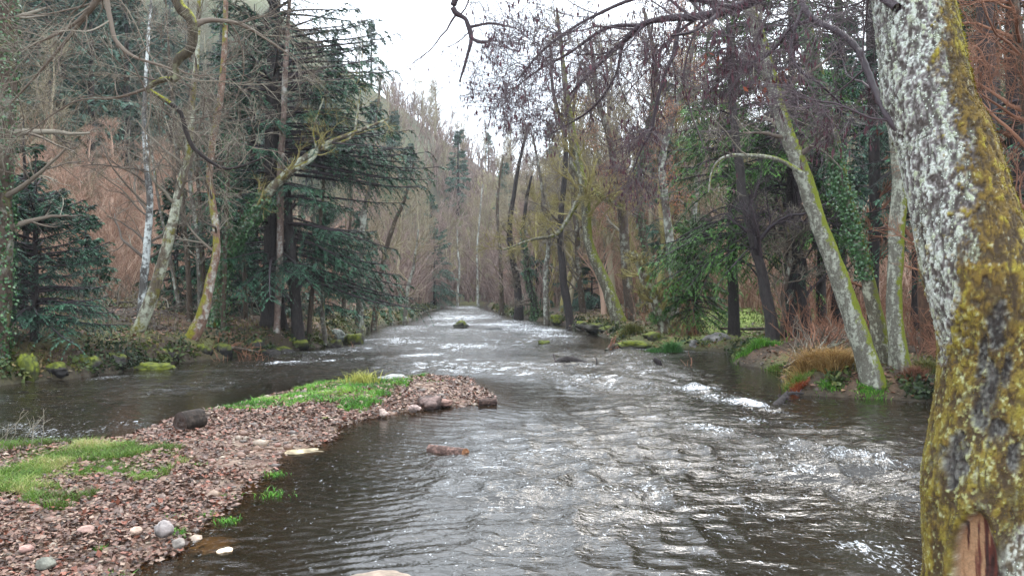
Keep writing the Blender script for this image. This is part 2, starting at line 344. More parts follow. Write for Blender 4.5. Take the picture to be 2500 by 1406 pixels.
# ------------------------------------------------------------------ water: real waves, foam where the current breaks, silver sheen painted with it
m, nt, b, out = nmat('river_water'); M['water'] = m
geo = N(nt, 'ShaderNodeNewGeometry').outputs['Position']
h1 = noise(nt, mapped(nt, geo, (.75, 1.25, 1)), 13, 3, .55, .4); h2 = noise(nt, mapped(nt, geo, (.7, 1.2, 1)), 26, 2, .5, .3)
hh = math_(nt, 'ADD', h1, math_(nt, 'MULTIPLY', h2, .32))
bn = N(nt, 'ShaderNodeBump'); bn.inputs['Distance'].default_value = .06
nt.links.new(hh, bn.inputs['Height']); nt.links.new(math_(nt, 'ADD', math_(nt, 'MULTIPLY', attr(nt, 'chop'), .48), .08), bn.inputs['Strength'])
fr = N(nt, 'ShaderNodeFresnel'); fr.inputs['IOR'].default_value = 1.58; nt.links.new(bn.outputs[0], fr.inputs['Normal'])
gl = N(nt, 'ShaderNodeBsdfGlossy'); gl.inputs['Roughness'].default_value = .045; nt.links.new(bn.outputs[0], gl.inputs['Normal'])
df = N(nt, 'ShaderNodeBsdfDiffuse'); nt.links.new(bn.outputs[0], df.inputs['Normal'])
mud = ramp(nt, noise(nt, geo, .5, 4, .6), [(.3, (.011, .009, .0055)), (.7, (.020, .0145, .0085))]); nt.links.new(mud, df.inputs['Color'])
tr = N(nt, 'ShaderNodeBsdfTransparent'); tr.inputs[0].default_value = (.80, .60, .36, 1)
sh = N(nt, 'ShaderNodeMixShader'); nt.links.new(attr(nt, 'murk'), sh.inputs[0]); nt.links.new(tr.outputs[0], sh.inputs[1]); nt.links.new(df.outputs[0], sh.inputs[2])
s2 = N(nt, 'ShaderNodeMixShader'); nt.links.new(fr.outputs[0], s2.inputs[0]); nt.links.new(sh.outputs[0], s2.inputs[1]); nt.links.new(gl.outputs[0], s2.inputs[2])
fo = N(nt, 'ShaderNodeBsdfDiffuse'); fo.inputs[0].default_value = (.80, .82, .84, 1)
fn = noise(nt, mapped(nt, geo, (1.6, .8, 1)), 12, 8, .78, 1.0)
fm = math_(nt, 'ADD', attr(nt, 'foam_sheen'), math_(nt, 'MULTIPLY', math_(nt, 'SUBTRACT', fn, .5), 4.2))
ff = gramp(nt, fm, .46, 1.5); s3 = N(nt, 'ShaderNodeMixShader'); nt.links.new(ff, s3.inputs[0]); nt.links.new(s2.outputs[0], s3.inputs[1]); nt.links.new(fo.outputs[0], s3.inputs[2])
nt.links.new(s3.outputs[0], out.inputs[0]); nt.nodes.remove(b)
rows = np.concatenate([np.linspace(-16, 3.2, 60), 3.25 * np.exp(np.linspace(0, math.log(150 / 3.25), 880))])
ux = np.linspace(-1, 1, 860)
X, Y = grid(rows, lambda y: ux * (3.5 + .74 * max(y, 0) + 7 * math.exp(-(y - 3.2) / 3)) if y > 3.2 else ux * (12.8 + 7 * min((3.2 - y) / 10, 1)))
zt, DL, DR, DB = terrain(X, Y, False)
def segd(pts, w):                                            # 1 on a streak, fading over w
    P = [tuple(gpt(*p)) for p in pts]; d = np.full(X.shape, 1e9)
    for (ax, ay), (bx, by) in zip(P[:-1], P[1:]):
        ex, ey = bx - ax, by - ay; t = np.clip(((X - ax) * ex + (Y - ay) * ey) / (ex * ex + ey * ey), 0, 1)
        d = np.minimum(d, np.hypot(X - ax - t * ex, Y - ay - t * ey))
    return np.exp(-(d / w) ** 2)
shore = -np.maximum(np.maximum(DL, DR), DB)
calm = ss(0.1, 2.4, shore)
leftch = ss(-.5, 1.5, -(X - np.interp(Y, [5, 11, 20, 24], [-6, -6.5, -2.2, -2.0]))) * ss(26, 21, Y)
cove = np.exp(-(((X - 6.4) / 2.0) ** 2 + ((Y - 23) / 4.5) ** 2)); lowr = np.exp(-(((X - 6.8) / 2.4) ** 2 + ((Y - 15) / 1.7) ** 2))
shal = np.maximum(ss(4.6, .6, -DB) * ss(21, 15, Y), .88 * np.exp(-(((X + .6) / 1.3) ** 2 + ((Y - 7.0) / 2.0) ** 2)))
A = (.80 + .5 * vn(X * .45, Y * .22, seed=38)) * calm * (1 - .40 * leftch) * (1 - .6 * cove) * (1 - .5 * lowr) * (1 - .78 * shal)
wx = X + .5 * vn(X * .35, Y * .35, seed=41) ; wy = Y + .5 * vn(X * .35, Y * .35, seed=42)
r1 = 1 - np.abs(fbm(wx * .75, wy * 1.35, seed=43, o=2)) * 2.2; r2 = 1 - 2 * np.abs(vn(wx * 2.1 + 3, wy * 3.4, seed=44)); r3 = vn(wx * 4.3, wy * 7.0, seed=45); r4 = vn(wx * 8.5, wy * 13., seed=39) * (Y < 22)
Zw = A * (1 + .35 * vn(X * .3, Y * .3, seed=40)) * (.044 * r1 + .037 * r2 + .0150 * r3 + .0050 * r4 + .045 * vn(X * .42, Y * .5, seed=46))
# ordered ripples that fan out over the shallows below the gravel bar
ph = 2 * pi * ((Y + .55 * np.abs(X + .55) + .25 * vn(X * .7, Y * .7, seed=47)) / .21); rip = np.exp(-(((X + .7) / 1.8) ** 2 + ((Y - 7.8) / 2.9) ** 2))
Zw += .0030 * rip * np.sin(ph) * (1 + .5 * vn(X * 2, Y * 2, seed=48))
ph2 = 2 * pi * ((Y * .85 + .53 * X + .3 * vn(X * .5, Y * .5, seed=49)) / .19); rip2 = np.exp(-(((X + 1.3) / 1.0) ** 2 + ((Y - 10.3) / 2.2) ** 2))
Zw += .006 * rip2 * np.sin(ph2)
Zw += (1 - A) * .0022 * np.sin(2 * pi * (Y * .8 + X * .5 + .3 * vn(X, Y, seed=50)) / .23) * ss(.0, .6, shore)
foam_sheen = np.zeros(X.shape)
for pts, w, s in [([(1690, 948), (1760, 972), (1885, 1000)], .30, 1.1), ([(1800, 985), (1885, 1002)], .30, .35), ([(1960, 1098), (2060, 1122), (2175, 1142)], .20, 1.15), ([(2175, 1142), (2270, 1165)], .12, .45),
                  ([(1230, 1085 - 40), (1230, 1086 - 40)], .2, .0), ([(1580, 950), (1600, 962)], .26, .75), ([(1710, 1048), (1740, 1056)], .22, .6), ([(1820, 1025), (1850, 1031)], .2, .5), ([(1960, 1040), (2000, 1050)], .25, .35),
                  ([(660, 886), (800, 884), (960, 872), (1040, 866)], .42, .62), ([(700, 862), (860, 858)], .5, .5), ([(250, 922), (360, 915)], .35, .6), ([(0, 1040), (120, 1062), (330, 1030)], .35, .42), ([(60, 1075), (150, 1082)], .2, .6),
                  ([(1500, 852), (1640, 858), (1790, 864)], .4, .45), ([(1370, 893), (1450, 890)], .5, .45), ([(2040, 1330), (2150, 1345), (2210, 1390)], .17, .5), ([(1820, 1230), (1900, 1262)], .14, .42), ([(1880, 1110), (1960, 1150)], .12, .3),
                  ([(1560, 1180), (1640, 1230)], .12, .3), ([(1300, 905), (1400, 930)], .5, .3), ([(1130, 842), (1240, 850)], .9, .35), ([(1230, 790), (1330, 806)], 1.2, .38), ([(1060, 780), (1160, 770)], 2, .38), ([(900, 830), (1000, 838)], .6, .35)]:
    k = segd(pts, w * 1.5) * s; foam_sheen = np.maximum(foam_sheen, k * (.45 + .5 * vn(wx * 2.2, wy * 1.3, seed=53))); Zw += .055 * k * ss(.3, 1, k) * (.8 + .8 * vn(X * 6, Y * 6, seed=51))
foam_sheen = foam_sheen + .02 * A + .22 * A * ss(.2, .9, r1) * ss(-.3, .6, vn(X * .6, Y * .4, seed=52)) + .36 * A * ss(20, 50, Y)  # base and far terms whiten the surface, painting in its silver sheen
murk = 1 - .88 * np.exp(np.minimum(zt, 0) / .16)
murk = np.clip(murk, .10, .985)
g = Geo(); g.add(np.stack([X, Y, Zw], -1), gfaces(*X.shape), .5); wo_ = g.build('river_water', M['water'])
for nme, ar in (('foam_sheen', foam_sheen), ('murk', murk), ('chop', A * (1 + np.clip((Y - 16) / 22, 0, 2.2)))):
    a = wo_.data.attributes.new(nme, 'FLOAT', 'POINT'); a.data.foreach_set('value', ar.astype(np.float32).ravel())
tag(wo_, kind='structure')
# ------------------------------------------------------------------ trees: builders
def trace(pts, Y, lean=0.0, n=24, down=.5, wob=.0, seed=1):  # pts (px, py, width px[, dY]) from the base up
    P = []; R = []
    for q in pts:
        y = Y + (q[3] if len(q) > 3 else 0) + lean * (pts[0][1] - q[1]) / 100
        P.append(px3(q[0], q[1], y)); R.append(q[2] / F * y / 2)
    P = np.array(P); R = np.array(R)
    gz = float(hz(P[0, 0], P[0, 1])[0]) - down
    if down > 0:
        if P[0, 2] > gz + .15:
            d = P[0] - P[1]; d = d / max(-d[2], .3) * (P[0, 2] - gz) * .9 if d[2] < 0 else np.array([0, 0, gz - P[0, 2]])
            nb = P[0] + np.array([d[0] * .5, d[1] * .5, gz - P[0, 2]]); P = np.vstack([nb, P]); R = np.hstack([R[0] * 1.45, R])
    Q = spline(np.hstack([P, R[:, None]]), n)
    if wob: 
        r = rs(seed); s = np.linspace(0, len(pts) * 1.6, n); Q[:, 0] += wob * vn(s, s * 0 + seed, seed=3); Q[:, 1] += wob * vn(s, s * 0 + seed + 9, seed=4)
    return Q[:, :3], np.maximum(Q[:, 3], .006)
def trunk_geo(P, R, S=14, rough=.10, seed=0, flare=.35, sub=4):
    g = Geo(); Q = spline(np.hstack([P, R[:, None]]), len(P) * sub); P2, R2 = Q[:, :3], Q[:, 3]
    V, Fc, _ = tubes(P2, R2, S); K = len(P2); V = V.reshape(K, S, 3); c = P2[:, None]; s = 1 / max(R.mean(), .03)
    nz = fbm(V[..., 0] * s * .9, V[..., 1] * s * .9, V[..., 2] * s * .28, seed=seed, o=3)
    fl = 1 + flare * np.exp(-np.arange(K) / (K * .05))[:, None] * (1 + .6 * np.sin(np.arange(S) * 2 * pi / S * 4 + seed))[None]
    V = c + (V - c) * (1 + rough * 2 * nz[..., None]) * fl[..., None]
    g.add(V.reshape(-1, 3), Fc, .5); return g
def bare_crown(P, R, seed, lim=7, sub=6, tw=7, ll=(1.5, 3), t=(.3, 1), gn=.16, up=.04, side=None, tipr=.004, fine=True, angl=(35, 75)):
    r = rs(seed); g = Geo()
    a, ra = grow(r, P[None], R[None], lim, t, ll, angl, 9, gn, up, .42, .3, bias=side, rmin=tipr * 2.2); addt(g, a, ra, 6, r.uniform(.2, .8, len(a)))
    b, rb = grow(r, a, ra, sub, (.2, 1), (ll[0] * .38, ll[1] * .42), (25, 60), 6, gn, up * .6, .55, .4, rmin=tipr * 1.4); addt(g, b, rb, 4, r.uniform(.2, .9, len(b)))
    c, rc = grow(r, b, rb, tw, (.15, 1), (ll[0] * .16, ll[1] * .22), (20, 60), 4, gn * .9, .02, .6, .6, rmin=tipr); addt(g, c, rc, 3, r.uniform(0, 1, len(c)))
    if fine:
        d, rd = grow(r, c, rc, 3, (.2, 1), (.15, .4), (20, 55), 3, .1, .02, .7, .8, rmin=tipr * .75); addt(g, d, rd, 3, r.uniform(.2, 1, len(d)))
        return g, d, rd
    return g, c, rc
def ivy_geo(P, R, n, seed, size=.05, t=(0, 1), spread=.06, side=None, amp=1.3):
    r = rs(seed); tt = r.uniform(t[0], t[1], n) ** 1.0; f = tt * (len(P) - 1); i = np.minimum(f.astype(int), len(P) - 2); w = (f - i)[:, None]
    p = P[i] * (1 - w) + P[i + 1] * w; rr = R[i] * (1 - w[:, 0]) + R[i + 1] * w[:, 0]; T = nrm(P[i + 1] - P[i])
    d = rdir(r, n) if side is None else nrm(rdir(r, n) + np.asarray(side)); d = nrm(d - T * (d * T).sum(1, keepdims=True))
    cl = 1 + amp * np.maximum(0, vn(tt * 22, d[:, 0] * 2 + seed, seed=seed)) 
    C = p + d * (rr + np.abs(r.normal(0, spread, n)) * cl)[:, None]
    g = Geo(); V, Fc = cards(C, nrm(np.array([0, 0, -.7]) + r.normal(size=(n, 3)) * .6), nrm(d + r.normal(size=(n, 3)) * .45), r.uniform(.7, 1.3, n) * size, r.uniform(.4, .6, n) * size, .3)
    g.add(V, Fc, np.repeat(np.clip(r.beta(1.6, 2.2, n), 0, 1), 4)); return g
def leaf_cloud(P, n, seed, size=.05, jit=.03, hang=.6):      # hanging leaves or catkins on twig ends
    r = rs(seed); q = P.reshape(-1, 3); C = q[r.integers(0, len(q), n)] + r.normal(0, jit, (n, 3))
    g = Geo(); V, Fc = cards(C, np.array([0, 0, -hang]) + r.normal(size=(n, 3)) * .35, rdir(r, n), r.uniform(.7, 1.3, n) * size, r.uniform(.8, 1.2, n) * size * .16, .5); g.add(V, Fc, np.repeat(r.uniform(0, 1, n), 4)); return g
def spruce_geo(seed, h0, h1, rad, nbr, nsec=16, ntert=10, card=.26, droop=.22, top=None, rt=.3, xb=None, limbs=(), azr=None, cw=.16, bent=.10, secr=.32):
    """trunk along +z at the origin; returns (trunk, branches, needles)"""
    r = rs(seed); tg = Geo(); bg = Geo(); ng = Geo(); top = top or h1
    zz = np.linspace(-.6, top, 26); TP = np.stack([.05 * vn(zz * .3, zz * 0 + seed), .05 * vn(zz * .3, zz * 0 + seed + 5), zz], 1).astype(float)
    TR = rt * (1 - zz / (top + .3)) ** .85 + .008; TR[0] = rt * 1.3; t2 = trunk_geo(TP, TR, 14, .06, seed, .35, 3); tg.add(t2.V[0], t2.Q[0], .5)
    hs = np.sort(r.uniform(0, 1, nbr)) ; hs = h0 + (h1 - h0) * hs + r.normal(0, .10, nbr)
    az = r.uniform(0, 2 * pi, nbr) if azr is None else r.uniform(azr[0], azr[1], nbr)
    L = np.array([rad(h, a) for h, a in zip(hs, az)]) * r.uniform(.62, 1.08, nbr)
    fr = np.clip((hs - h0) / (top - h0), 0, 1); dr = droop * (1.25 - fr) * r.uniform(.6, 1.4, nbr); rise = .10 + .5 * fr
    if limbs:
        lh = []; 
        for (z, a, ln, rs_, dp) in limbs: hs = np.append(hs, z); az = np.append(az, a); L = np.append(L, ln); dr = np.append(dr, dp); rise = np.append(rise, rs_)
    n = len(hs); s = np.linspace(0, 1, 9); 
    bx = L[:, None] * s; bz = L[:, None] * (rise[:, None] * s - dr[:, None] * 2.2 * s ** 2 + bent * 1.6 * s ** 4)
    wv = r.normal(0, .05, n)[:, None] * L[:, None] * s ** 2
    P = np.stack([np.cos(az)[:, None] * bx - np.sin(az)[:, None] * wv, np.sin(az)[:, None] * bx + np.cos(az)[:, None] * wv, hs[:, None] + bz], -1)
    R = np.maximum(.012 + .012 * L[:, None] * (1 - s[None]), .006); addt(bg, P, R, 5, r.uniform(0, .5, n))
    M_ = n * nsec; pi_ = np.repeat(np.arange(n), nsec); tt = np.tile(np.linspace(.16, .98, nsec), n) + r.normal(0, .02, M_); tt = np.clip(tt, .1, .995)
    f = tt * 8; i = np.minimum(f.astype(int), 7); w = (f - i)[:, None]; p0 = P[pi_, i] * (1 - w) + P[pi_, i + 1] * w; T = nrm(P[pi_, i + 1] - P[pi_, i])
    sd_ = np.where(np.tile(np.arange(nsec), n) % 2 == 0, 1., -1.)[:, None]; Sx = nrm(np.cross(T, [0, 0, 1.])) * sd_
    D = nrm(T * r.uniform(.55, .95, (M_, 1)) + Sx + np.array([0, 0, -.12])); sl = (L[pi_] * secr * (1.24 - tt) * np.minimum(1, tt * 3.2) + .12) * r.uniform(.55, 1.2, M_)
    s2 = np.linspace(0, 1, 4); Q = p0[:, None] + D[:, None] * (sl[:, None] * s2)[..., None] + np.array([0, 0, -1.]) * (sl[:, None] * s2 ** 2 * r.uniform(.1, 1.0, (M_, 1)))[..., None]
    addt(bg, Q, np.full((M_, 4), .006) * np.linspace(1, .5, 4), 3, r.uniform(0, .6, M_))
    kp = r.uniform(0, 1, M_) < np.clip((tt - .18) * 3.4, .12, 1); Q = Q[kp]; sl = sl[kp]; ii = pi_[kp]; tq = tt[kp]
    # every shoot carries needle sprays
    m2 = len(Q); pj = np.repeat(np.arange(m2), ntert); t3 = np.tile(np.linspace(.0, 1., ntert), m2) + r.normal(0, .03, m2 * ntert); t3 = np.clip(t3, 0, .999)
    f = t3 * 3; i = np.minimum(f.astype(int), 2); w = (f - i)[:, None]; c = Q[pj, i] * (1 - w) + Q[pj, i + 1] * w; T = nrm(Q[pj, i + 1] - Q[pj, i])
    q = nrm(np.cross(T, [0, 0, 1.])) * np.where(np.arange(len(c)) % 2 == 0, 1., -1.)[:, None]
    D = nrm(T + q * r.uniform(.3, 1.0, (len(c), 1)) + r.normal(0, .13, (len(c), 3)) + np.array([0, 0, -.16])); cl = card * r.uniform(.5, 1.2, len(c)) * (1.1 - .4 * t3)
    V, Fc = cards(c, D, nrm(np.array([0, 0, 1.]) + r.normal(0, .45, (len(c), 3))), cl, cl * cw, .4)
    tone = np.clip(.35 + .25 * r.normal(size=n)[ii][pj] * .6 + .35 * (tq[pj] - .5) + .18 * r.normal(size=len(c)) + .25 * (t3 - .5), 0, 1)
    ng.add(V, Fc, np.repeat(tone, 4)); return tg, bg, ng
def place_geo(g, base): 
    return g
def spruce(name, label, base, mats, group=None, **k):
    t = thing(name, label, 'spruce tree', base, group); a, b, c = spruce_geo(**k)
    a.build('trunk', mats[0], t); b.build('branches', mats[1], t); c.build('needles', mats[2], t); return t

# ------------------------------------------------------------------ left bank trees
def tree(name, label, cat, P, R, mats, crown=None, ivy=None, group=None, S=14, extra=(), seed=0, leaves=None, rough=.10, catk=None, flare=.35):
    base = P[0].copy(); base[2] = float(hz(P[0, 0], P[0, 1])[0]); t = thing(name, label, cat, base, group)
    trunk_geo(P, R, S, rough, seed, flare).build('trunk', mats[0], t, base)
    for (p, q) in extra:
        tg = Geo(); V = trunk_geo(p, q, 8, rough * .8, seed, 0); V.build('limb', mats[0], t, base)
        if crown:
            cg, d, rd = bare_crown(p, q, seed + 50, **{**crown, 'lim': max(3, crown.get('lim', 7) // 2), 't': (.25, 1)}); cg.build('branches', mats[1], t, base)
    if crown:
        cg, d, rd = bare_crown(P, R, seed + 1, **crown); cg.build('branches', mats[1], t, base)
        if leaves: leaf_cloud(d, leaves[0], seed + 3, leaves[1], .08).build('dead_leaves', leaves[2], t, base)
        if catk: leaf_cloud(d, catk[0], seed + 4, catk[1], .02, 1.2).build('catkins', M['catkin'], t, base)
    if ivy: ivy_geo(P, R, *ivy[:1], seed + 7, **(ivy[1] if len(ivy) > 1 else {})).build('ivy', M['ivy'], t, base)
    return t
# ivy-covered trunk at the very left
P, R = trace([(-8, 880, 46), (4, 700, 46), (4, 450, 50), (12, 200, 50), (14, 0, 50), (10, -250, 44)], 19.5)
tree('alder_tree', 'thick dark trunk hung with pale ivy leaves at the left edge of the photo', 'tree', P, R, (M['bark_brown'], M['twig']), dict(lim=9, sub=4, tw=4, ll=(1.6, 3.6), t=(.35, 1), side=(.6, 0, .05), up=.0, gn=.11, tipr=.0045), (4500, dict(size=.075, spread=.05)), seed=11)
# white birch
P, R = trace([(345, 775, 20), (350, 700, 19), (357, 620, 18), (366, 500, 16), (360, 420, 15), (352, 310, 11), (354, 220, 9), (362, 100, 7), (372, -40, 5)], 27.5)
tree('birch_tree', 'slender birch with white lower bark and black upper bark on the left bank', 'tree', P, R, (M['bark_birch'], M['twig']), dict(lim=22, sub=5, tw=5, ll=(1.8, 4.2), t=(.28, 1), up=.02, side=(-.35, 0, .1), tipr=.0045), seed=21)
# yellow moss trunk crossing it
P, R = trace([(316, 850, 30), (345, 790, 30), (372, 720, 28), (400, 630, 26), (422, 540, 24), (440, 450, 20), (458, 380, 16), (470, 250, 15), (482, 120, 12), (486, -30, 9)], 26)
tree('alder_tree', 'leaning trunk with yellow moss and pale blotches crossing in front of the birch', 'tree', P, R, (M['bark_moss'], M['twig']), dict(lim=18, sub=5, tw=5, ll=(1.5, 3.4), t=(.4, 1), tipr=.004), seed=31)
# tall slim trunk with the curved red-brown foot
P, R = trace([(425, 872, 44), (452, 845, 34), (482, 800, 32), (502, 740, 26), (512, 690, 22), (530, 600, 18), (516, 480, 17), (512, 420, 16), (524, 320, 16), (540, 220, 15), (550, 80, 13), (551, -60, 11)], 26.5)
tree('alder_tree', 'tall slim grey trunk with a curved red brown foot at the left waterline', 'tree', P, R, (bark('bark_redfoot', (.07, .035, .025), (.22, .13, .09), (.36, .35, .30), .25, (.22, .20, .02), (-.2, -.2, .9), .45), M['twig']), dict(lim=18, sub=5, tw=5, ll=(1.4, 3.2), t=(.4, 1), tipr=.004), seed=41)
# ivy-clad leaning trunk that forks
P, R = trace([(520, 800, 30), (535, 690, 28), (560, 600, 30), (605, 545, 26), (645, 485, 24), (690, 435, 24), (740, 390, 18), (800, 350, 12), (870, 322, 9), (950, 290, 5)], 29.5)
tree('alder_tree', 'leaning ivy covered trunk whose mossy yellow limb forks over the river', 'tree', P, R, (M['bark_moss'], M['twig_moss']), dict(lim=9, sub=4, tw=4, ll=(1.0, 2.4), t=(.45, 1), tipr=.004, gn=.12, up=.08), (3600, dict(t=(.0, .52), size=.10, spread=.12, amp=2.5)),
     extra=[(trace([(775, 368, 10), (830, 350, 9), (862, 330, 7), (872, 280, 5), (880, 220, 3)], 29.5, down=0)), (trace([(700, 425, 16), (770, 380, 8), (765, 320, 5), (790, 240, 3)], 29.4, down=0))], seed=51)
P, R = trace([(545, 800, 12), (550, 600, 11), (556, 450, 10), (552, 330, 8)], 29)
tree('ivy_sapling', 'short dead stem wrapped in bright ivy beside the forking trunk', 'sapling', P, R, (M['bark_brown'], M['twig']), None, (1500, dict(size=.075, spread=.13, amp=2)), seed=55)
P, R = trace([(676, 800, 16), (684, 600, 16), (684, 430, 16), (692, 300, 15), (697, 170, 13), (706, 20, 9), (712, -90, 6)], 30.6)
tree('slim_tree', 'slim reddish trunk standing just in front of the big dark spruce', 'tree', P, R, (bark('bark_reddish', (.07, .045, .035), (.20, .14, .115), (.3, .29, .26), .2), M['twig']), dict(lim=14, sub=5, tw=4, ll=(1.2, 3), t=(.4, 1), tipr=.004), seed=61)
for k, (pts, Y, lab) in enumerate([
    ([(462, 775, 14), (455, 620, 12), (444, 480, 11), (425, 300, 9), (410, 100, 6), (402, -30, 4)], 30, 'straight brown stem right of the yellow mossy leaning trunk'),
    ([(484, 775, 13), (486, 620, 12), (470, 470, 11), (462, 330, 9), (476, 150, 7)], 31, 'thin grey stem between the mossy trunk and the curved trunk'),
    ([(497, 765, 12), (492, 560, 9), (480, 400, 8), (468, 200, 6), (462, 0, 4)], 32, 'second thin stem left of the curved trunk'),
    ([(440, 760, 12), (410, 600, 8), (380, 440, 6), (360, 250, 4)], 33, 'thin stem leaning left behind the white birch'),
    ([(757, 815, 14), (766, 640, 10), (786, 480, 8), (790, 330, 6), (800, 150, 4)], 32, 'thin stem just right of the dark spruce trunk'),
    ([(790, 800, 12), (782, 680, 9), (772, 560, 7), (760, 400, 5)], 33, 'second thin stem right of the dark spruce trunk'),
    ([(600, 790, 12), (596, 600, 9), (585, 400, 8), (590, 200, 6), (600, 20, 4)], 33, 'thin stem between the ivy trunk and the dark spruce'),
    ([(880, 770, 22), (884, 640, 18), (888, 540, 16), (904, 440, 12), (915, 330, 8), (930, 180, 5)], 46, 'green stemmed tree forking behind the right arm of the spruce'),
    ([(915, 770, 14), (940, 620, 12), (965, 540, 10), (985, 490, 8), (1010, 400, 5)], 48, 'bare trunk leaning right over the river beyond the spruce'),
    ([(990, 765, 12), (1000, 690, 9), (1012, 640, 7), (1020, 560, 4)], 55, 'small pale leaning trunk by the far left waterline'),
    ([(840, 780, 12), (850, 600, 8), (858, 450, 7), (850, 280, 4)], 44, 'thin straight stem behind the spruce arms'),
]):
    P, R = trace(pts, Y, wob=.05, seed=k)
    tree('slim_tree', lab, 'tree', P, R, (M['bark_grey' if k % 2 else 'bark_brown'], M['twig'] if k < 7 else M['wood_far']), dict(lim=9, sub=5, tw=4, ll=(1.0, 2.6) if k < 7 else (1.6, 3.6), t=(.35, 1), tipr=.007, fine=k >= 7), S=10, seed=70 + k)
P, R = trace([(728, 835, 34), (724, 760, 30), (716, 660, 26), (706, 560, 22), (702, 450, 16)], 31)
tree('spruce_trunk', 'short dark trunk right beside the foot of the big spruce', 'tree', P, R, (M['bark_dark'], M['twig_dark']), dict(lim=14, sub=5, tw=4, ll=(.8, 2), t=(.3, 1), tipr=.004, fine=False), seed=90)
# the big dark spruce
by = 31.5; bx = (668 - CX) / F * by; bz = float(hz(bx, by)[0])
def rad_big(h, a):
    c = math.cos(a); b = 4.9 if c > 0 else 3.3
    return (b + (1 - abs(c)) * .3) * (1 - max(0, h - 9) / 17) * (1. - .15 * math.sin(h * 2.4))
def lim_(px, py, z0, rise, dp): return (z0, 0.05 * ((py % 7) - 3), (px - 672) / F * by, rise, dp)
LB = []
for (px, py, rise, a) in [(1080, 400, -.02, .0), (1060, 425, -.04, .06), (1050, 455, -.08, -.10), (1030, 440, .0, .2), (1050, 362, .05, .02), (1010, 375, .05, -.12), (1000, 300, .12, .1), (985, 330, .1, -.2), (940, 255, .15, .05), (930, 215, .2, -.1), (975, 70, .25, .05), (950, 110, .22, -.1), (930, 35, .3, .1), (965, 150, .2, .18), (1045, 748, -.22, .02), (1010, 742, -.20, -.12), (1000, 690, -.22, .1), (985, 720, -.2, .2), (985, 665, -.2, -.05), (930, 600, -.15, .0), (950, 640, -.2, -.15), (905, 580, -.15, .15), (880, 620, -.2, .25)]:
    ln = (px - 672) / F * by; zt_ = H + (HY - py) / F * by - bz; dp = .10; z0 = zt_ - ln * (rise - dp * 2.2 + .16)
    for q in range(2): LB.append((z0 + q * .22 - .1, a + .09 * q - .03, ln * (1 - .10 * q), rise + .03 * q, dp + .01 * q))
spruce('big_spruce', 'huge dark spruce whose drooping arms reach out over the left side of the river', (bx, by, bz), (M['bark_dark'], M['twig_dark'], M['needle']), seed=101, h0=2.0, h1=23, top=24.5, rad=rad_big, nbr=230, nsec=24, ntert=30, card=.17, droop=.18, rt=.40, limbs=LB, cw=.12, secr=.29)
# young spruces at the left
bx2 = (85 - CX) / F * 21.5
spruce('young_spruce', 'dense young blue green spruce with wide tiers low on the left bank', (bx2, 21.5, float(hz(bx2, 21.5)[0])), (M['bark_dark'], M['twig_dark'], M['needle_blue']), seed=111, h0=.5, h1=4.2, top=5.0, rad=lambda h, a: 2.7 * (1 - h / 5.4) + .25, nbr=130, nsec=20, ntert=22, card=.12, droop=.12, rt=.11, cw=.13, secr=.36)
bx2 = (60 - CX) / F * 25
spruce('young_spruce', 'taller thin topped spruce directly behind the dense young spruce', (bx2, 25, float(hz(bx2, 25)[0])), (M['bark_dark'], M['twig_dark'], M['needle']), seed=113, h0=.8, h1=5.6, top=6.6, rad=lambda h, a: 1.5 * (1 - h / 7.0) + .15, nbr=44, nsec=14, ntert=8, card=.24, droop=.16, rt=.12)
for k, (px, Y, h, rr, lab) in enumerate([(430, 36, 6.5, 1.7, 'small dark spruce behind the mossy leaning trunk'), (545, 35, 10, 2.4, 'mid sized spruce filling the gap behind the ivy trunk'), (210, 40, 5, 1.6, 'small spruce at the edge of the red thicket'), (790, 44, 7, 2.2, 'bushy spruce behind the low right arms of the big spruce'), (880, 66, 8, 2.2, 'far spruce low behind the green stemmed tree'), (620, 38, 15, 3.0, 'tall spruce right behind the big dark spruce')]):
    bx2 = (px - CX) / F * Y
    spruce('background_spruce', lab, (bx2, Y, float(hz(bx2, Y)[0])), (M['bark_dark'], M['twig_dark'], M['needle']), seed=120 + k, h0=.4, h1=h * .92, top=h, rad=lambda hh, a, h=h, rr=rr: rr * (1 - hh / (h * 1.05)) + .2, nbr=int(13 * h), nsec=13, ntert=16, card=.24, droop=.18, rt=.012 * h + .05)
# ------------------------------------------------------------------ right bank: the three leaning alders
P, R = trace([(2140, 965, 66), (2115, 880, 54), (2080, 770, 46), (2038, 650, 42), (1990, 520, 40), (1950, 400, 38), (1905, 280, 36), (1870, 150, 34), (1830, 20, 30), (1790, -120, 26)], 16.8, n=40)
tree('alder_tree', 'nearest leaning alder at the right waterline, pale on the left, bright moss stripe', 'tree', P, R, (M['bark_alder'], M['twig']), dict(lim=9, sub=4, tw=4, ll=(1.2, 2.6), t=(.45, 1), tipr=.004), seed=201, S=22, flare=.05,
     extra=[trace([(1962, 425, 12), (1900, 390, 11), (1830, 380, 10), (1770, 384, 8), (1740, 415, 6), (1730, 470, 4)], 16.4, down=0)])
P, R = trace([(2180, 960, 56), (2135, 760, 36), (2104, 620, 32), (2070, 500, 32), (2040, 380, 32), (2010, 240, 32), (1975, 100, 30), (1940, -80, 26)], 17.9, n=40)
tree('alder_tree', 'mossy yellow trunk draped with ivy behind the nearest leaning alder', 'tree', P, R, (M['bark_right'], M['twig']), dict(lim=7, sub=4, tw=4, ll=(1.2, 2.8), t=(.55, 1), tipr=.004), (4200, dict(t=(.22, .95), size=.062, spread=.06, amp=2.2, side=(-.5, -.4, 0))), seed=211, S=20, flare=.05)
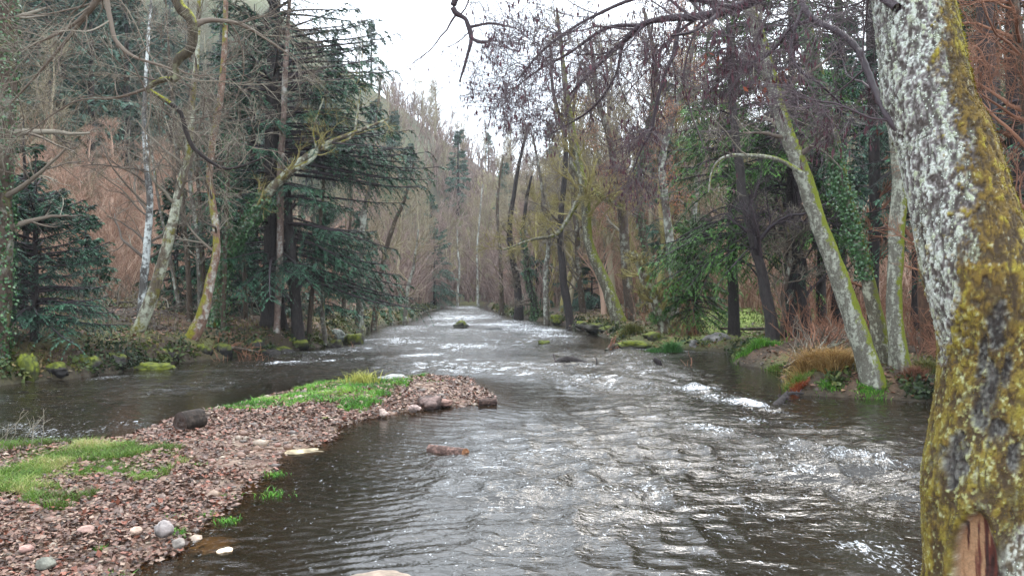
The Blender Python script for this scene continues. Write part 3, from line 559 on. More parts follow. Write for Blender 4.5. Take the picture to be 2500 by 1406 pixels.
P, R = trace([(2210, 965, 66), (2196, 880, 48), (2184, 780, 38), (2184, 680, 36), (2190, 560, 37), (2198, 440, 36), (2188, 330, 35), (2180, 200, 33), (2170, 0, 30), (2160, -140, 28)], 17.3, n=40)
tree('alder_tree', 'upright pale grey trunk, rightmost of the three alders at the right waterline', 'tree', P, R, (M['bark_alder'], M['twig']), dict(lim=7, sub=4, tw=4, ll=(1.0, 2.4), t=(.45, 1), tipr=.004), seed=221, S=20, flare=.05)
RT = [
 ([(1512, 785, 36), (1478, 690, 28), (1440, 600, 24), (1428, 500, 24), (1418, 420, 20), (1398, 340, 20), (1384, 240, 16), (1372, 130, 10), (1360, 20, 6)], 42, 'bark_right', 'gnarled leaning tree with a moss striped trunk in the middle of the right bank', 14,
   [[(1424, 470, 16), (1400, 510, 12), (1380, 545, 10), (1352, 575, 9), (1300, 585, 6), (1230, 610, 4)], [(1395, 400, 15), (1430, 450, 14), (1475, 485, 12), (1520, 505, 10)]]),
 ([(1545, 782, 28), (1530, 660, 24), (1520, 520, 22), (1495, 380, 16), (1460, 240, 13), (1440, 90, 7)], 44, 'bark_brown', 'tall brown trunk directly right of the gnarled leaning tree', 12, []),
 ([(1622, 805, 34), (1595, 720, 28), (1568, 650, 24), (1540, 615, 18)], 35, 'bark_moss', 'short mossy trunk leaning left beside the green spruce boughs', 6, []),
 ([(1568, 775, 20), (1572, 620, 17), (1560, 460, 16), (1585, 320, 14), (1602, 180, 12), (1570, 20, 8)], 47, 'bark_brown', 'ivy clad trunk between the tall brown trunk and the russet leaves', 10, []),
 ([(1648, 790, 24), (1640, 650, 21), (1628, 520, 20), (1618, 390, 18), (1650, 260, 14), (1692, 120, 10), (1700, 0, 6)], 40, 'bark_grey', 'grey trunk with russet dead leaves left of the green spruce', 12, []),
 ([(1388, 778, 22), (1376, 660, 18), (1370, 530, 15), (1382, 390, 12), (1352, 220, 8), (1340, 100, 5)], 52, 'bark_dark', 'straight dark trunk left of the gnarled leaning tree', 11, []),
 ([(1428, 770, 18), (1410, 650, 14), (1402, 500, 12), (1396, 330, 9), (1420, 150, 6)], 56, 'bark_brown', 'thin dark trunk just behind the gnarled leaning tree', 10, []),
 ([(1337, 782, 16), (1331, 690, 13), (1336, 600, 11), (1325, 470, 8), (1300, 330, 5)], 55, 'bark_grey', 'speckled thin trunk with pale blotches on the right bank', 9, []),
 ([(1268, 768, 24), (1262, 680, 17), (1246, 570, 13), (1262, 420, 9), (1290, 300, 6)], 66, 'bark_dark', 'dark trunk at the bend of the right waterline', 10, []),
 ([(1305, 765, 18), (1288, 660, 13), (1275, 560, 10), (1300, 430, 6)], 64, 'bark_dark', 'dark leaning trunk in ivy right of the bend', 8, []),
 ([(1225, 758, 12), (1222, 640, 9), (1215, 500, 7), (1230, 380, 4)], 84, 'bark_brown', 'thin brown trunk at the far end of the right bank', 8, []),
 ([(1168, 745, 7), (1164, 660, 5), (1168, 560, 4), (1180, 450, 3)], 125, 'bark_pale', 'pale birch standing at the far end of the river', 8, []),
 ([(1118, 742, 6), (1120, 650, 5), (1115, 560, 3)], 132, 'bark_pale', 'second pale far birch left of the river end', 7, []),
 ([(1700, 770, 20), (1690, 600, 16), (1702, 420, 13), (1725, 200, 9), (1730, 40, 6)], 48, 'bark_grey', 'grey trunk seen through the left edge of the green spruce', 10, []),
 ([(1482, 760, 13), (1478, 600, 10), (1470, 440, 8), (1445, 280, 6), (1430, 150, 4)], 60, 'bark_grey', 'thin pale green stem left of the tall brown trunk', 9, []),
 ([(1885, 805, 34), (1868, 700, 28), (1850, 620, 25), (1825, 520, 24), (1805, 420, 22), (1790, 250, 18), (1780, 60, 12)], 26.5, 'bark_dark', 'dark trunk leaning left in front of the grassy slope', 9, []),
 ([(1975, 790, 28), (1962, 690, 24), (1950, 600, 20), (1946, 450, 18), (1930, 200, 14)], 28.5, 'bark_dark', 'straight dark trunk behind the brush pile', 9, []),
 ([(1905, 800, 12), (1920, 700, 10), (1928, 600, 8), (1905, 480, 6)], 27, 'bark_brown', 'thin brown sapling right of the dark leaning trunk', 7, []),
 ([(1682, 790, 12), (1686, 650, 11), (1690, 540, 9)], 36, 'bark_moss', 'thin yellow mossy stem under the green spruce boughs', 5, []),
]
for k, (pts, Y, bm, lab, lim, ex) in enumerate(RT):
    P, R = trace(pts, Y, wob=.10 if len(pts) < 7 else .03, seed=k + 30); far = Y > 75
    lv = (6000 if k == 4 else 3000, .10, M['russet_leaf']) if k in (1, 3, 4) else None
    iv = (1500, dict(size=.12, spread=.08, t=(.1, .75))) if k in (3, 9) else None
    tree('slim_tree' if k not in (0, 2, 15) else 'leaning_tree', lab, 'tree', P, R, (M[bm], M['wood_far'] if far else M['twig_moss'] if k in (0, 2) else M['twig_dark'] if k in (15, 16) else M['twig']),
         dict(lim=lim + 4, sub=6, tw=6, ll=(1.6, 4.0) if pts[-1][1] < 300 else (1.2, 2.6), t=(.30, 1), tipr=.007 + .00005 * Y, gn=.2, side=(-.35, 0, .08) if k < 12 else None), iv, flare=.2, S=12, seed=230 + k, leaves=lv, catk=(700, .09) if k in (1, 5) else None,
         extra=[trace(e, Y, down=0) for e in ex])
# green boughed spruces right of centre and dark ones behind the alders
for k, (px, Y, h0, h, rr, mt, n, lab) in enumerate([
    (1790, 32, 2.9, 16, 3.4, 'needle_green', 220, 'light green spruce with drooping boughs right of the russet leaves'),
    (1700, 35, .9, 5.4, 1.9, 'needle_green', 80, 'low bright green spruce boughs beside the short mossy trunk'),
    (1930, 29, 3.8, 18, 3.0, 'needle_green', 190, 'green spruce rising behind the nearest leaning alder'),
    (2050, 30, 3.8, 22, 3.6, 'needle', 110, 'dark spruce behind the ivy draped trunk'),
    (2250, 26, 3.6, 20, 3.4, 'needle', 100, 'dark spruce rising behind the upright pale trunk'),
    (2420, 22, 3.2, 20, 3.2, 'needle', 100, 'dark spruce at the right edge behind the big foreground alder'),
    (1445, 64, .3, 4.2, 2.6, 'needle_hazy', 50, 'dark bushy young spruce low behind the right bank trunks'),
    (1310, 74, .3, 5.0, 2.6, 'needle_hazy', 50, 'small bluish spruce behind the far right bank trunks'),
    (1060, 112, .5, 11, 4.0, 'needle_hazy', 70, 'hazy spruce at the left of the river end'),
    (1650, 52, 2, 16, 2.8, 'needle_hazy', 90, 'spruce top showing between the bare crowns left of the light green spruce'),
    (2600, 17, 2.5, 15, 3.2, 'needle', 80, 'dark spruce whose boughs reach in from the right border'),
]):
    bx = (px - CX) / F * Y
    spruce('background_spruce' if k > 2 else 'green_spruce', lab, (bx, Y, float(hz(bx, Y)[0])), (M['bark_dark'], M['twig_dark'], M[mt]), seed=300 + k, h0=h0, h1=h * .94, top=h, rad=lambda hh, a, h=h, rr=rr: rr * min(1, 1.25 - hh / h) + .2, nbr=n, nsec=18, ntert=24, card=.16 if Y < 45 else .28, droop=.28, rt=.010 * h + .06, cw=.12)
for k, (pts, Y, lab) in enumerate([([(2270, 860, 50), (2262, 400, 44), (2260, 0, 40)], 21, 'broad reddish dark trunk between the upright pale trunk and the foreground alder'),
    ([(2425, 900, 46), (2420, 400, 42), (2412, 0, 38)], 15, 'dark straight trunk right behind the foreground alder'), ([(2475, 900, 40), (2478, 400, 36), (2470, 0, 32)], 18, 'dark straight trunk at the right border of the photo'),
    ([(2352, 900, 30), (2350, 300, 26), (2348, 0, 24)], 24, 'thin dark trunk far behind the foreground alder'), ([(2135, 800, 30), (2128, 400, 26), (2120, 0, 22)], 27, 'dark trunk in shade between the two mossy alders'), ([(2010, 790, 26), (2000, 500, 22), (1990, 200, 18)], 33, 'dark trunk in shade left of the alder group')]):
    P, R = trace(pts, Y, wob=.08, seed=k); tree('spruce_trunk', lab, 'tree', P, R, (M['bark_dark'] if k else bark('bark_rust', (.03, .016, .01), (.10, .055, .035)), M['twig_red']), dict(lim=12, sub=5, tw=5, ll=(1.0, 2.2), t=(.25, 1), tipr=.005, fine=k < 3), S=12, seed=330 + k)
# ------------------------------------------------------------------ foreground alder, modelled close: bark plates, moss, wound
Yf = 3.5
q = [(2480, 1650, 560), (2455, 1500, 450), (2443, 1406, 350), (2430, 1250, 328), (2424, 1150, 314), (2428, 1000, 278), (2428, 850, 258), (2398, 700, 258), (2360, 560, 250), (2330, 450, 240), (2305, 350, 232), (2275, 280, 222), (2256, 200, 214), (2240, 100, 206), (2224, 0, 198), (2200, -150, 190), (2170, -330, 180)]
PP = np.array([px3(a, b, Yf + (0.0 if b > 700 else (700 - b) * .00035)) for a, b, w in q]); RR = np.array([w / F * Yf / 2 * .93 for a, b, w in q])
PP[0, 2] = hz(PP[0, 0], PP[0, 1])[0] - .25
Q = spline(np.hstack([PP, RR[:, None]]), 900); K, S = 900, 320
T = nrm(np.gradient(Q[:, :3], axis=0)); U = nrm(np.cross(np.broadcast_to([0, 1., 0], T.shape), T)); Wv = np.cross(T, U)      # U points right (+x), Wv away from or towards the camera
th = np.arange(S) * 2 * pi / S; s = np.cumsum(np.r_[0, np.linalg.norm(np.diff(Q[:, :3], axis=0), axis=1)])[:, None] + 0 * th[None]
ct, sn = np.cos(th), np.sin(th); rad = Q[:, 3][:, None] + 0 * th[None]
D = U[:, None] * ct[None, :, None] + Wv[:, None] * sn[None, :, None]; V0 = Q[:, None, :3] + D * rad[..., None]
ppx = CX + F * V0[..., 0] / V0[..., 1]; ppy = HY - F * (V0[..., 2] - H) / V0[..., 1]
cx_, cy_, cz_ = V0[..., 0], V0[..., 1], V0[..., 2]
tx = ct[None] + 0 * s; front = -D[..., 1]
# colour masks live on the trunk itself: height along it (s) and angle round it (tx)
zc = cz_; big = fbm(cx_ * 6, cy_ * 6, cz_ * 3.0, seed=61, o=4); fin = fbm(cx_ * 26, cy_ * 26, cz_ * 20, seed=62, o=4); vf = fbm(cx_ * 95, cy_ * 95, cz_ * 80, seed=66, o=2)
edge = np.interp(Q[:, 2], [.2, 1.0, 1.75, 1.95, 2.1, 2.35, 2.6, 2.85, 3.05, 3.2, 3.45, 3.6, 4.5], [-2, -2, -1.7, -1.0, -.7, -.5, -.35, -.3, -.25, -.1, .3, .6, .9])[:, None]
moss = ss(-.24, .22, tx - edge + .7 * big + .6 * fin + .3 * vf)
cr1 = 1 - np.abs(fbm(cx_ * 22, cy_ * 22, cz_ * 6, seed=63, o=3)) * 3.4; crack = np.maximum(ss(.4, .9, cr1), .8 * ss(.55, .95, 1 - np.abs(fbm(cx_ * 45, cy_ * 45, cz_ * 22, seed=65, o=2)) * 3.6))
plate = fbm(cx_ * 60, cy_ * 60, cz_ * 38, seed=64, o=4); lich = ss(-.12, .16, plate + .5 * vf + .35 * big + .02)
dark = np.zeros_like(s)
for (mx_, my_, wx_, wy_) in [(2330, 1120, 34, 62), (2325, 1180, 24, 30), (2435, 800, 26, 80), (2410, 960, 28, 90), (2475, 1120, 26, 60), (2440, 1050, 30, 40), (2400, 870, 14, 70), (2390, 1000, 20, 50), (2460, 900, 16, 60)]:
    dark = np.maximum(dark, np.exp(-((ppx - mx_ - .12 * (my_ - ppy)) / wx_) ** 2 - ((ppy - my_) / wy_) ** 2) * (front > 0))
dark = ss(.5, 1.0, dark + .7 * fin + .5 * big) * .85
wnd = np.sqrt(((ppx - 2385 - .06 * (ppy - 1350)) / 58) ** 2 + ((ppy - 1400) / 165) ** 2) + .12 * big + .05 * fin; wound = ss(1.0, .86, wnd) * (front > 0)
rim = np.exp(-((wnd - 1.1) / .13) ** 2) * (front > 0)
low = ss(1.32, 1.18, zc + .25 * big) * ss(-.75, -.5, tx + .5 * big); moss = moss * (1 - dark) * (1 - wound) * (1 - low * .75)
dis = .008 * big + .003 * plate * (1 - moss * .6) - .006 * crack * (1 - moss) * (1 - wound) + .008 * moss + .005 * moss * (fin + vf * .6) + .002 * lich * (1 - moss) - .016 * dark * (1 + plate) - .035 * wound + .022 * rim
dis += -.005 * crack * moss; dis += .016 * np.sin(2.0 * th[None] + s * 2.2) * ss(2.2, .8, zc) + .02 * ss(1.9, .6, zc) * fbm(ct[None] * 2.2, sn[None] * 2.2, s * .8, seed=69, o=2)
V = Q[:, None, :3] + D * (rad + dis)[..., None]
def L3(a, b, t): return a + (np.asarray(b, float) - a) * t[..., None]
c = np.zeros(V.shape) + (.17, .155, .15); c = L3(c, (.10, .085, .075), ss(-.1, .4, big)); tone = ss(-.3, .3, vf)
c = L3(c, (.36, .385, .33), lich * .9); c = L3(c, (.46, .48, .45), lich * ss(.0, .35, fin + .6 * vf)); c = L3(c, (.28, .31, .19), lich * ss(.15, .4, -fin) * .8)
c = L3(c, (.045, .038, .032), crack * .85); c = L3(c, (.04, .03, .025), ss(.16, .38, -plate - .3 * vf) * .85)
mc = np.zeros(V.shape) + (.12, .075, .012); mc = L3(mc, (.20, .165, .014), ss(-.05, .45, big + .6 * (tx - .6) + .3 * fin)); mc = L3(mc, (.035, .022, .010), ss(-.08, .3, -fin - .4 * vf + .25 * fbm(cx_ * 40, cy_ * 40, cz_ * 9, seed=68, o=2)) * .85)
mc = L3(mc, (.28, .24, .02), ss(.25, .55, fin + .3 * vf) * .6); lg = ss(2.3, 1.8, zc) * ss(.5, -.2, tx + .4 * big); mc = L3(mc, (.16, .13, .02), lg * ss(-.15, .2, fin) * .6)
mc = L3(mc, (.36, .39, .17), ss(.12, .4, plate + .7 * vf + .3 * big - .15) * ss(2.35, 1.9, zc) * .5); mc = L3(mc, (.36, .36, .26), ss(.42, .58, plate + .3 * vf) * .5)
mc = L3(mc, (.035, .022, .012), crack * ss(-.3, .3, big) * .75); c = c * (1 - moss[..., None]) + mc * moss[..., None]; dk = np.zeros(V.shape) + (.018, .015, .014); dk = L3(dk, (.06, .05, .045), ss(-.1, .4, plate + .5 * vf)); c = c * (1 - dark[..., None]) + dk * dark[..., None]
gq = fbm(cx_ * 70, cy_ * 70, cz_ * 5, seed=67, o=3); wc = np.zeros(V.shape) + (.085, .022, .014); wc = L3(wc, (.26, .15, .08), ss(.05, .4, gq + .35 * ss(2420, 2350, ppx))); wc = L3(wc, (.03, .012, .01), ss(.1, .4, -gq)); c = c * (1 - wound[..., None]) + wc * wound[..., None]
g = Geo(); i = np.arange(K - 1)[:, None] * S + np.arange(S)[None]; i2 = np.arange(K - 1)[:, None] * S + (np.arange(S) + 1)[None] % S
g.add(V.reshape(-1, 3), np.stack([i, i2, i2 + S, i + S], -1).reshape(-1, 4), .5, np.clip(c, .004, .9).reshape(-1, 3))
fb = np.array([PP[1, 0], PP[1, 1], float(hz(PP[1, 0], PP[1, 1])[0])])
FT = thing('alder_tree', 'big leaning alder close by on the right, white lichen above and ochre moss below', 'tree', fb)
M['bark_near'] = colmat('bark_near', .8, 110, .35, .5, .003, .35)
g.build('trunk', M['bark_near'], FT, fb)
# moss: many tiny shoots standing off the bark
r = rs(71); Nrm = nrm(np.cross(np.gradient(V, axis=0), np.gradient(V, axis=1))); Nrm *= np.sign((Nrm * D).sum(-1, keepdims=True))
pr = (moss.ravel() > .6) & (V.reshape(-1, 3)[:, 2] < 4.1); idx = r.choice(np.flatnonzero(pr), 42000); Pm = V.reshape(-1, 3)[idx]; Nm = Nrm.reshape(-1, 3)[idx]
ln = r.uniform(.004, .011, len(idx)) * (1 + .7 * (tx.ravel()[idx] > .8)); Vv, Fc = cards(Pm - Nm * .002, Nm + r.normal(0, .5, Nm.shape) + [0, 0, -.45], rdir(r, len(idx)), ln, ln * .13)
tn = np.clip(.14 + .45 * big.ravel()[idx] + .25 * (tx.ravel()[idx] > .7) + .3 * lg.ravel()[idx] * (fin.ravel()[idx] > .1) + r.normal(0, .14, len(idx)), 0, 1)
g = Geo(); g.add(Vv, Fc, np.repeat(tn, 4)); g.build('moss', M['moss_tuft'], FT, fb)
# lichen flakes on the pale side
pr = (lich.ravel() * (1 - moss.ravel()) * (1 - dark.ravel()) * (1 - wound.ravel()) > .7) & (V.reshape(-1, 3)[:, 2] < 4.1); idx = r.choice(np.flatnonzero(pr), 9000); Pm = V.reshape(-1, 3)[idx]; Nm = Nrm.reshape(-1, 3)[idx]
tg_ = nrm(np.cross(Nm, rdir(r, len(idx)))); ln = r.uniform(.004, .009, len(idx)); Vv, Fc = cards(Pm + Nm * .001, tg_ + Nm * .2, Nm + r.normal(0, .2, Nm.shape), ln, ln * .42, .5)
M['lichen'] = vfol('lichen', [(0, (.20, .22, .15)), (.5, (.36, .40, .32)), (1, (.54, .56, .52))], .9, .1); g = Geo(); g.add(Vv, Fc, np.repeat(r.uniform(0, 1, len(idx)), 4)); g.build('lichen', M['lichen'], FT, fb)
# its limbs, arching overhead and across to the left
def fl(pts): 
    P = np.array([px3(a, b, y) for a, b, w, y in pts]); R = np.array([w / F * y / 2 for a, b, w, y in pts]); Qq = spline(np.hstack([P, R[:, None]]), 30); return Qq[:, :3], np.maximum(Qq[:, 3], .003)
LIMBS = [([(2185, -250, 60, 3.6), (2050, -170, 40, 4.3), (1940, -60, 32, 4.8), (1840, 2, 26, 5.2), (1770, 28, 24, 5.4), (1700, 42, 21, 5.5), (1640, 45, 17, 5.6), (1570, 60, 14, 5.7), (1520, 105, 13, 5.8), (1480, 140, 11, 5.9), (1425, 195, 9, 6.0), (1390, 232, 5, 6.1)], 16, (.5, 1.3), 'tw'),
    ([(1660, 50, 12, 5.6), (1645, 130, 10, 5.6), (1620, 190, 9, 5.6), (1602, 260, 8, 5.6), (1590, 320, 7, 5.6), (1565, 365, 5, 5.6), (1545, 420, 3, 5.6)], 7, (.25, .6), 'tw'),
    ([(1760, 30, 14, 5.4), (1730, 55, 10, 5.3), (1690, 78, 8, 5.2), (1640, 88, 5, 5.1)], 5, (.2, .6), 'tw'),
    ([(2205, 330, 20, 3.62), (2165, 280, 17, 3.7), (2130, 205, 17, 3.9), (2095, 125, 16, 4.1), (2050, 80, 15, 4.3), (1990, 50, 15, 4.5), (1962, 15, 14, 4.6), (1945, -60, 12, 4.8)], 9, (.35, .9), 'tw'),
    ([(2190, 20, 20, 3.6), (2130, -20, 16, 3.8), (2100, -60, 14, 4.1)], 3, (.3, .6), 'tw'),
    ([(1985, 48, 12, 4.5), (1930, 70, 9, 4.6), (1900, 110, 8, 4.7), (1850, 150, 7, 4.8), (1800, 150, 5, 4.9)], 7, (.25, .7), 'tw'),
    ([(1960, 20, 10, 4.6), (1930, 110, 8, 4.5), (1950, 170, 7, 4.4), (2000, 205, 6, 4.3), (2060, 260, 4, 4.3)], 6, (.25, .6), 'tw'),
    ([(2170, -260, 40, 3.7), (1900, -330, 30, 5.0), (1500, -300, 22, 6.0), (1250, -180, 18, 6.3), (1112, 0, 15, 6.3), (1138, 50, 13, 6.3), (1150, 92, 11, 6.3), (1143, 130, 8, 6.3), (1122, 200, 5, 6.3)], 6, (.3, .8), 'few'),
    ([(1150, 66, 8, 6.3), (1200, 58, 6, 6.3), (1262, 70, 3, 6.3)], 4, (.15, .4), 'few'), ([(1148, 92, 10, 6.3), (1172, 104, 9, 6.3), (1196, 100, 7, 6.3), (1190, 90, 4, 6.3)], 3, (.1, .3), 'few'),
    ([(1800, 20, 12, 5.3), (1600, -10, 10, 5.0), (1450, 40, 8, 4.9), (1330, 120, 6, 4.9), (1260, 200, 4, 5.0)], 10, (.4, 1.0), 'tw'),
    ([(1570, 62, 10, 5.7), (1480, 70, 9, 5.9), (1390, 130, 7, 6.1), (1310, 175, 5, 6.3), (1240, 230, 3, 6.5)], 12, (.4, 1.1), 'tw'),
    ([(1520, 108, 9, 5.8), (1500, 190, 7, 5.9), (1440, 270, 5, 6.0), (1340, 330, 3, 6.2)], 9, (.3, .9), 'tw')]
for k, (pts, nl, ll, md) in enumerate(LIMBS):
    P, R = fl(pts); tg = trunk_geo(P, R, 9, .16, k, 0, 3); tg.A = [a * 0 + .12 for a in tg.A]; tg.build('limb', M['twig_alder'], FT, fb)
    P2, R2 = P, R
    if k in (0, 7): P2, R2 = P[10:], R[10:]
    cg, d, rd = bare_crown(P2, R2, 400 + k, lim=max(3, int(nl * 1.0)), sub=6 if md == 'tw' else 3, tw=5 if md == 'tw' else 3, ll=ll, t=(.1, 1), gn=.2, up=-.01, tipr=.0016, side=(-.25, 0, -.05)); cg.build('branches', M['twig_alder'], FT, fb)
    if nl > 4 and k != 3: leaf_cloud(d, 380 if md == 'tw' else 40, 420 + k, .042, .01, 2.2).build('catkins', M['catkin'], FT, fb)
dl = Geo(); C = np.array([px3(a, b, 4.5) for a, b in [(1815, 215), (1838, 222), (1850, 200), (1875, 212), (1885, 190), (1905, 185), (1920, 200), (1930, 180), (1728, 135), (1740, 148), (2150, 322)] for _ in range(4)]) + r.normal(0, .03, (44, 3))
Vv, Fc = cards(C, np.array([0, 0, -1.]) + r.normal(0, .5, C.shape), rdir(r, 44), r.uniform(.03, .055, 44), r.uniform(.006, .012, 44)); dl.add(Vv, Fc, np.repeat(r.uniform(0, 1, 44), 4)); dl.build('dead_leaves', vfol('dark_red_leaf', [(0, (.06, .015, .01)), (1, (.20, .05, .02))]), FT, fb)
# right border: thin red twigs of a hazel behind the alder
P, R = trace([(2560, 900, 40), (2540, 500, 34), (2500, 200, 26), (2470, -50, 18)], 9, n=30)
tree('hazel_tree', 'reddish hazel twigs crowding the right border behind the foreground alder', 'tree', P, R, (M['bark_brown'], M['twig_red']), dict(lim=22, sub=6, tw=6, ll=(.9, 2.2), t=(.3, 1), side=(-.6, 0, .0), tipr=.003, gn=.14), seed=450)
# ------------------------------------------------------------------ mossy crooked limb hanging in from a tree beside the camera on the left
P, R = fl([(-420, 1400, 90, 7.6), (-400, 600, 80, 7.6), (-330, 0, 70, 7.7), (-200, -420, 60, 7.8), (40, -560, 50, 7.9)])
t = thing('overhanging_tree', 'crooked mossy limb with a yellow elbow hanging down in front of the left bank', 'tree', (P[0, 0], P[0, 1], float(hz(P[0, 0], P[0, 1])[0]))); bb = np.array(t.location)
P[0, 2] = bb[2] - .3; trunk_geo(P, R, 14, .08, 5, .2).build('trunk', M['bark_moss2'], t, bb)
Pa, Ra = fl([(40, -560, 50, 7.9), (250, -420, 42, 8), (380, -160, 32, 8), (425, -10, 27, 8), (455, 35, 26, 8), (471, 62, 24, 8), (464, 120, 22, 8), (440, 140, 25, 8), (428, 168, 15, 8), (432, 192, 17, 8), (395, 196, 14, 8), (364, 216, 16, 8), (388, 236, 11, 8), (436, 268, 10, 8), (452, 310, 12, 8), (466, 352, 11, 8), (500, 385, 9, 8), (548, 412, 8, 8), (600, 402, 6, 8), (655, 380, 4, 8)])
Qa = spline(np.hstack([Pa, Ra[:, None]]), 90); trunk_geo(Qa[:60, :3], Qa[:60, 3], 12, .16, 7, 0, 2).build('limb', M['bark_moss2'], t, bb); trunk_geo(Qa[59:, :3], Qa[59:, 3], 8, .14, 8, 0, 2).build('limb', M['bark_dark'], t, bb)
cg, d, rd = bare_crown(Qa[30:, :3], Qa[30:, 3] * .7, 470, lim=14, sub=5, tw=4, ll=(.6, 1.6), t=(.0, 1), gn=.16, up=.02, tipr=.0028); cg.build('branches', M['twig'], t, bb)
for k, pts in enumerate([[(471, 62, 16, 8), (520, 50, 12, 8.1), (600, 66, 9, 8.2), (700, 130, 5, 8.3)], [(330, -150, 30, 8), (250, -20, 16, 8), (180, 60, 9, 8), (60, 120, 5, 8)], [(200, -400, 30, 8), (260, 0, 14, 7.6), (300, 120, 9, 7.5), (420, 170, 5, 7.4)], [(250, -10, 12, 8), (120, 150, 7, 8.4), (20, 260, 4, 8.6)], [(364, 216, 8, 8), (280, 240, 6, 8.2), (180, 250, 4, 8.4), (60, 330, 3, 8.5)]]):
    Pb, Rb = fl(pts); trunk_geo(Pb, Rb, 8, .12, k, 0, 2).build('limb', M['twig'], t, bb); cg, d, rd = bare_crown(Pb, Rb, 480 + k, lim=8, sub=4, tw=4, ll=(.5, 1.6), t=(.25, 1), gn=.14, up=0, tipr=.0022); cg.build('branches', M['twig'], t, bb)
# ------------------------------------------------------------------ hillside woods: each tree its own object, four kinds copied
def proto_con(seed, h, rr, mt, card=.75):
    a, b, c = spruce_geo(seed, h * .12, h * .97, lambda hh, az: rr * (1 - hh / (h * 1.03)) ** .8 + .2, int(h * 5), nsec=9, ntert=5, card=card, droop=.2, top=h, rt=.02 * h, cw=.2)
    return merge_obj('conifer', [(a, M['bark_dark']), (c, M[mt])])
def proto_bare(seed, h, mt, lim=22, w=.03):
    r = rs(seed); z = np.linspace(-.5, h, 14); P = np.stack([.35 * vn(z * .25, z * 0, seed=seed), .35 * vn(z * .25, z * 0 + 7, seed=seed), z], 1).astype(float); R = .16 * (1 - z / (h * 1.03)) ** .8 + .02
    g = Geo(); addt(g, P[None], R[None], 6, [.75]); a, ra = grow(r, P[None], R[None], lim, (.25, .98), (h * .22, h * .42), (20, 50), 6, .1, .10, .5, .3, rmin=w * .8); addt(g, a, ra, 4, r.uniform(.3, .8, len(a)))
    b, rb = grow(r, a, ra, 9, (.2, 1), (h * .08, h * .17), (20, 50), 5, .12, .07, .5, .4, rmin=w * .5); addt(g, b, rb, 3, r.uniform(.2, .9, len(b)))
    c, rc = grow(r, b, rb, 7, (.1, 1), (h * .03, h * .08), (20, 50), 3, .1, .05, .5, .6, rmin=w * .32); addt(g, c, rc, 3, r.uniform(.1, 1, len(c))); return g.build('bare_tree', M[mt])
PR = {'con': [proto_con(500 + k, h, rr, 'needle_hazy') for k, (h, rr) in enumerate([(17, 3.2), (14, 2.9), (20, 3.6)])],
      'bare': [proto_bare(510 + k, h, 'wood_far') for k, h in enumerate([13, 11, 15])], 'pur': [proto_bare(520 + k, h, 'thicket_purple', 26) for k, h in enumerate([11, 9, 13])],
      'red': [proto_bare(530 + k, h, 'thicket', 26, .022) for k, h in enumerate([6.5, 5.5, 7.5])], 'yel': [proto_bare(540 + k, h, 'twig_moss', 24) for k, h in enumerate([11, 9, 13])]}
for L_ in PR.values():
    for o in L_: o['used'] = 0
INFO = {'con': ('conifer', 'hazy green conifer among others on the far hillside', 'conifer', 'conifers on the far hillside'), 'bare': ('bare_tree', 'bare grey brown tree among others on the wooded slopes', 'tree', 'bare trees on the wooded slopes'),
        'pur': ('bare_tree', 'bare purplish tree among others lining the far river', 'tree', 'purplish bare trees lining the far river'), 'red': ('bare_shrub', 'bare reddish shrub tree among others behind the left bank', 'shrub tree', 'reddish shrub trees behind the left bank'),
        'yel': ('mossy_tree', 'bare tree with yellowish mossy twigs among others behind the right bank', 'tree', 'mossy twigged bare trees behind the right bank')}
r = rs(600); cnt = {k: 0 for k in PR}
def put(kind, x, y, sc=1.):
    src = PR[kind][int(r.integers(0, 3))]
    if src['used'] == 0: o = src; src['used'] = 1
    else: o = src.copy(); COL.objects.link(o)
    z = float(hz(x, y)[0]); o.location = (x, y, z - .1); s = sc * r.uniform(.8, 1.2); o.scale = (s, s, s * r.uniform(.92, 1.1)); o.rotation_euler = (0, 0, r.uniform(0, 6.28))
    n, lab, cat, gp = INFO[kind]; o.name = n; tag(o, lab, cat, gp); cnt[kind] += 1
def region(kinds, n, x0, x1, y0, y1, cond=lambda x, y, dl, dr: True, sc=1., sep=2.2):
    pts = []; yy = r.uniform(y0, y1, n * 30); xx = r.uniform(x0, x1, n * 30) * yy; _, dls, drs, _ = terrain(xx, yy, False)
    for x, y, dl_, dr_ in zip(xx, yy, dls, drs):
        if len(pts) >= n: break       # x given as a share of the distance, so rows widen with the valley
        if any((x - a) ** 2 + (y - b) ** 2 < sep * sep for a, b in pts): continue
        if max(dl_, dr_) < 1.5 or not cond(x, y, dl_, dr_): continue
        pts.append((x, y))
    for x, y in pts: put(kinds[int(r.integers(0, len(kinds)))], x, y, sc)
region(['con', 'con', 'con', 'bare'], 260, -.70, -.12, 62, 185, lambda x, y, dl, dr: dl > 27, 1.0, 3.2)
region(['bare', 'con', 'bare'], 40, -.70, -.15, 60, 120, lambda x, y, dl, dr: 26 < dl < 60, .85, 4)
region(['bare', 'pur', 'bare', 'con'], 110, -.2, .30, 150, 235, lambda x, y, dl, dr: True, .95, 3.6)
region(['pur', 'pur', 'bare'], 70, -.20, .03, 75, 160, lambda x, y, dl, dr: True, 1.05, 3.0)
region(['red'], 70, -.62, -.20, 46, 78, lambda x, y, dl, dr: 9 < dl < 25, 1.0, 2.2)
region(['yel', 'bare', 'yel', 'red'], 120, .0, .30, 50, 120, lambda x, y, dl, dr: dr > 2, 1.15, 2.6)
region(['bare', 'pur', 'bare'], 42, .01, .22, 85, 150, lambda x, y, dl, dr: dr > 3, 1.35, 3.4)
region(['bare', 'con', 'bare'], 45, .18, .68, 44, 110, lambda x, y, dl, dr: dr > 14, 1.0, 4)
for L_ in PR.values():
    for o in L_:
        if o['used'] == 0: bpy.data.objects.remove(o)
        
print('COUNTS', cnt)
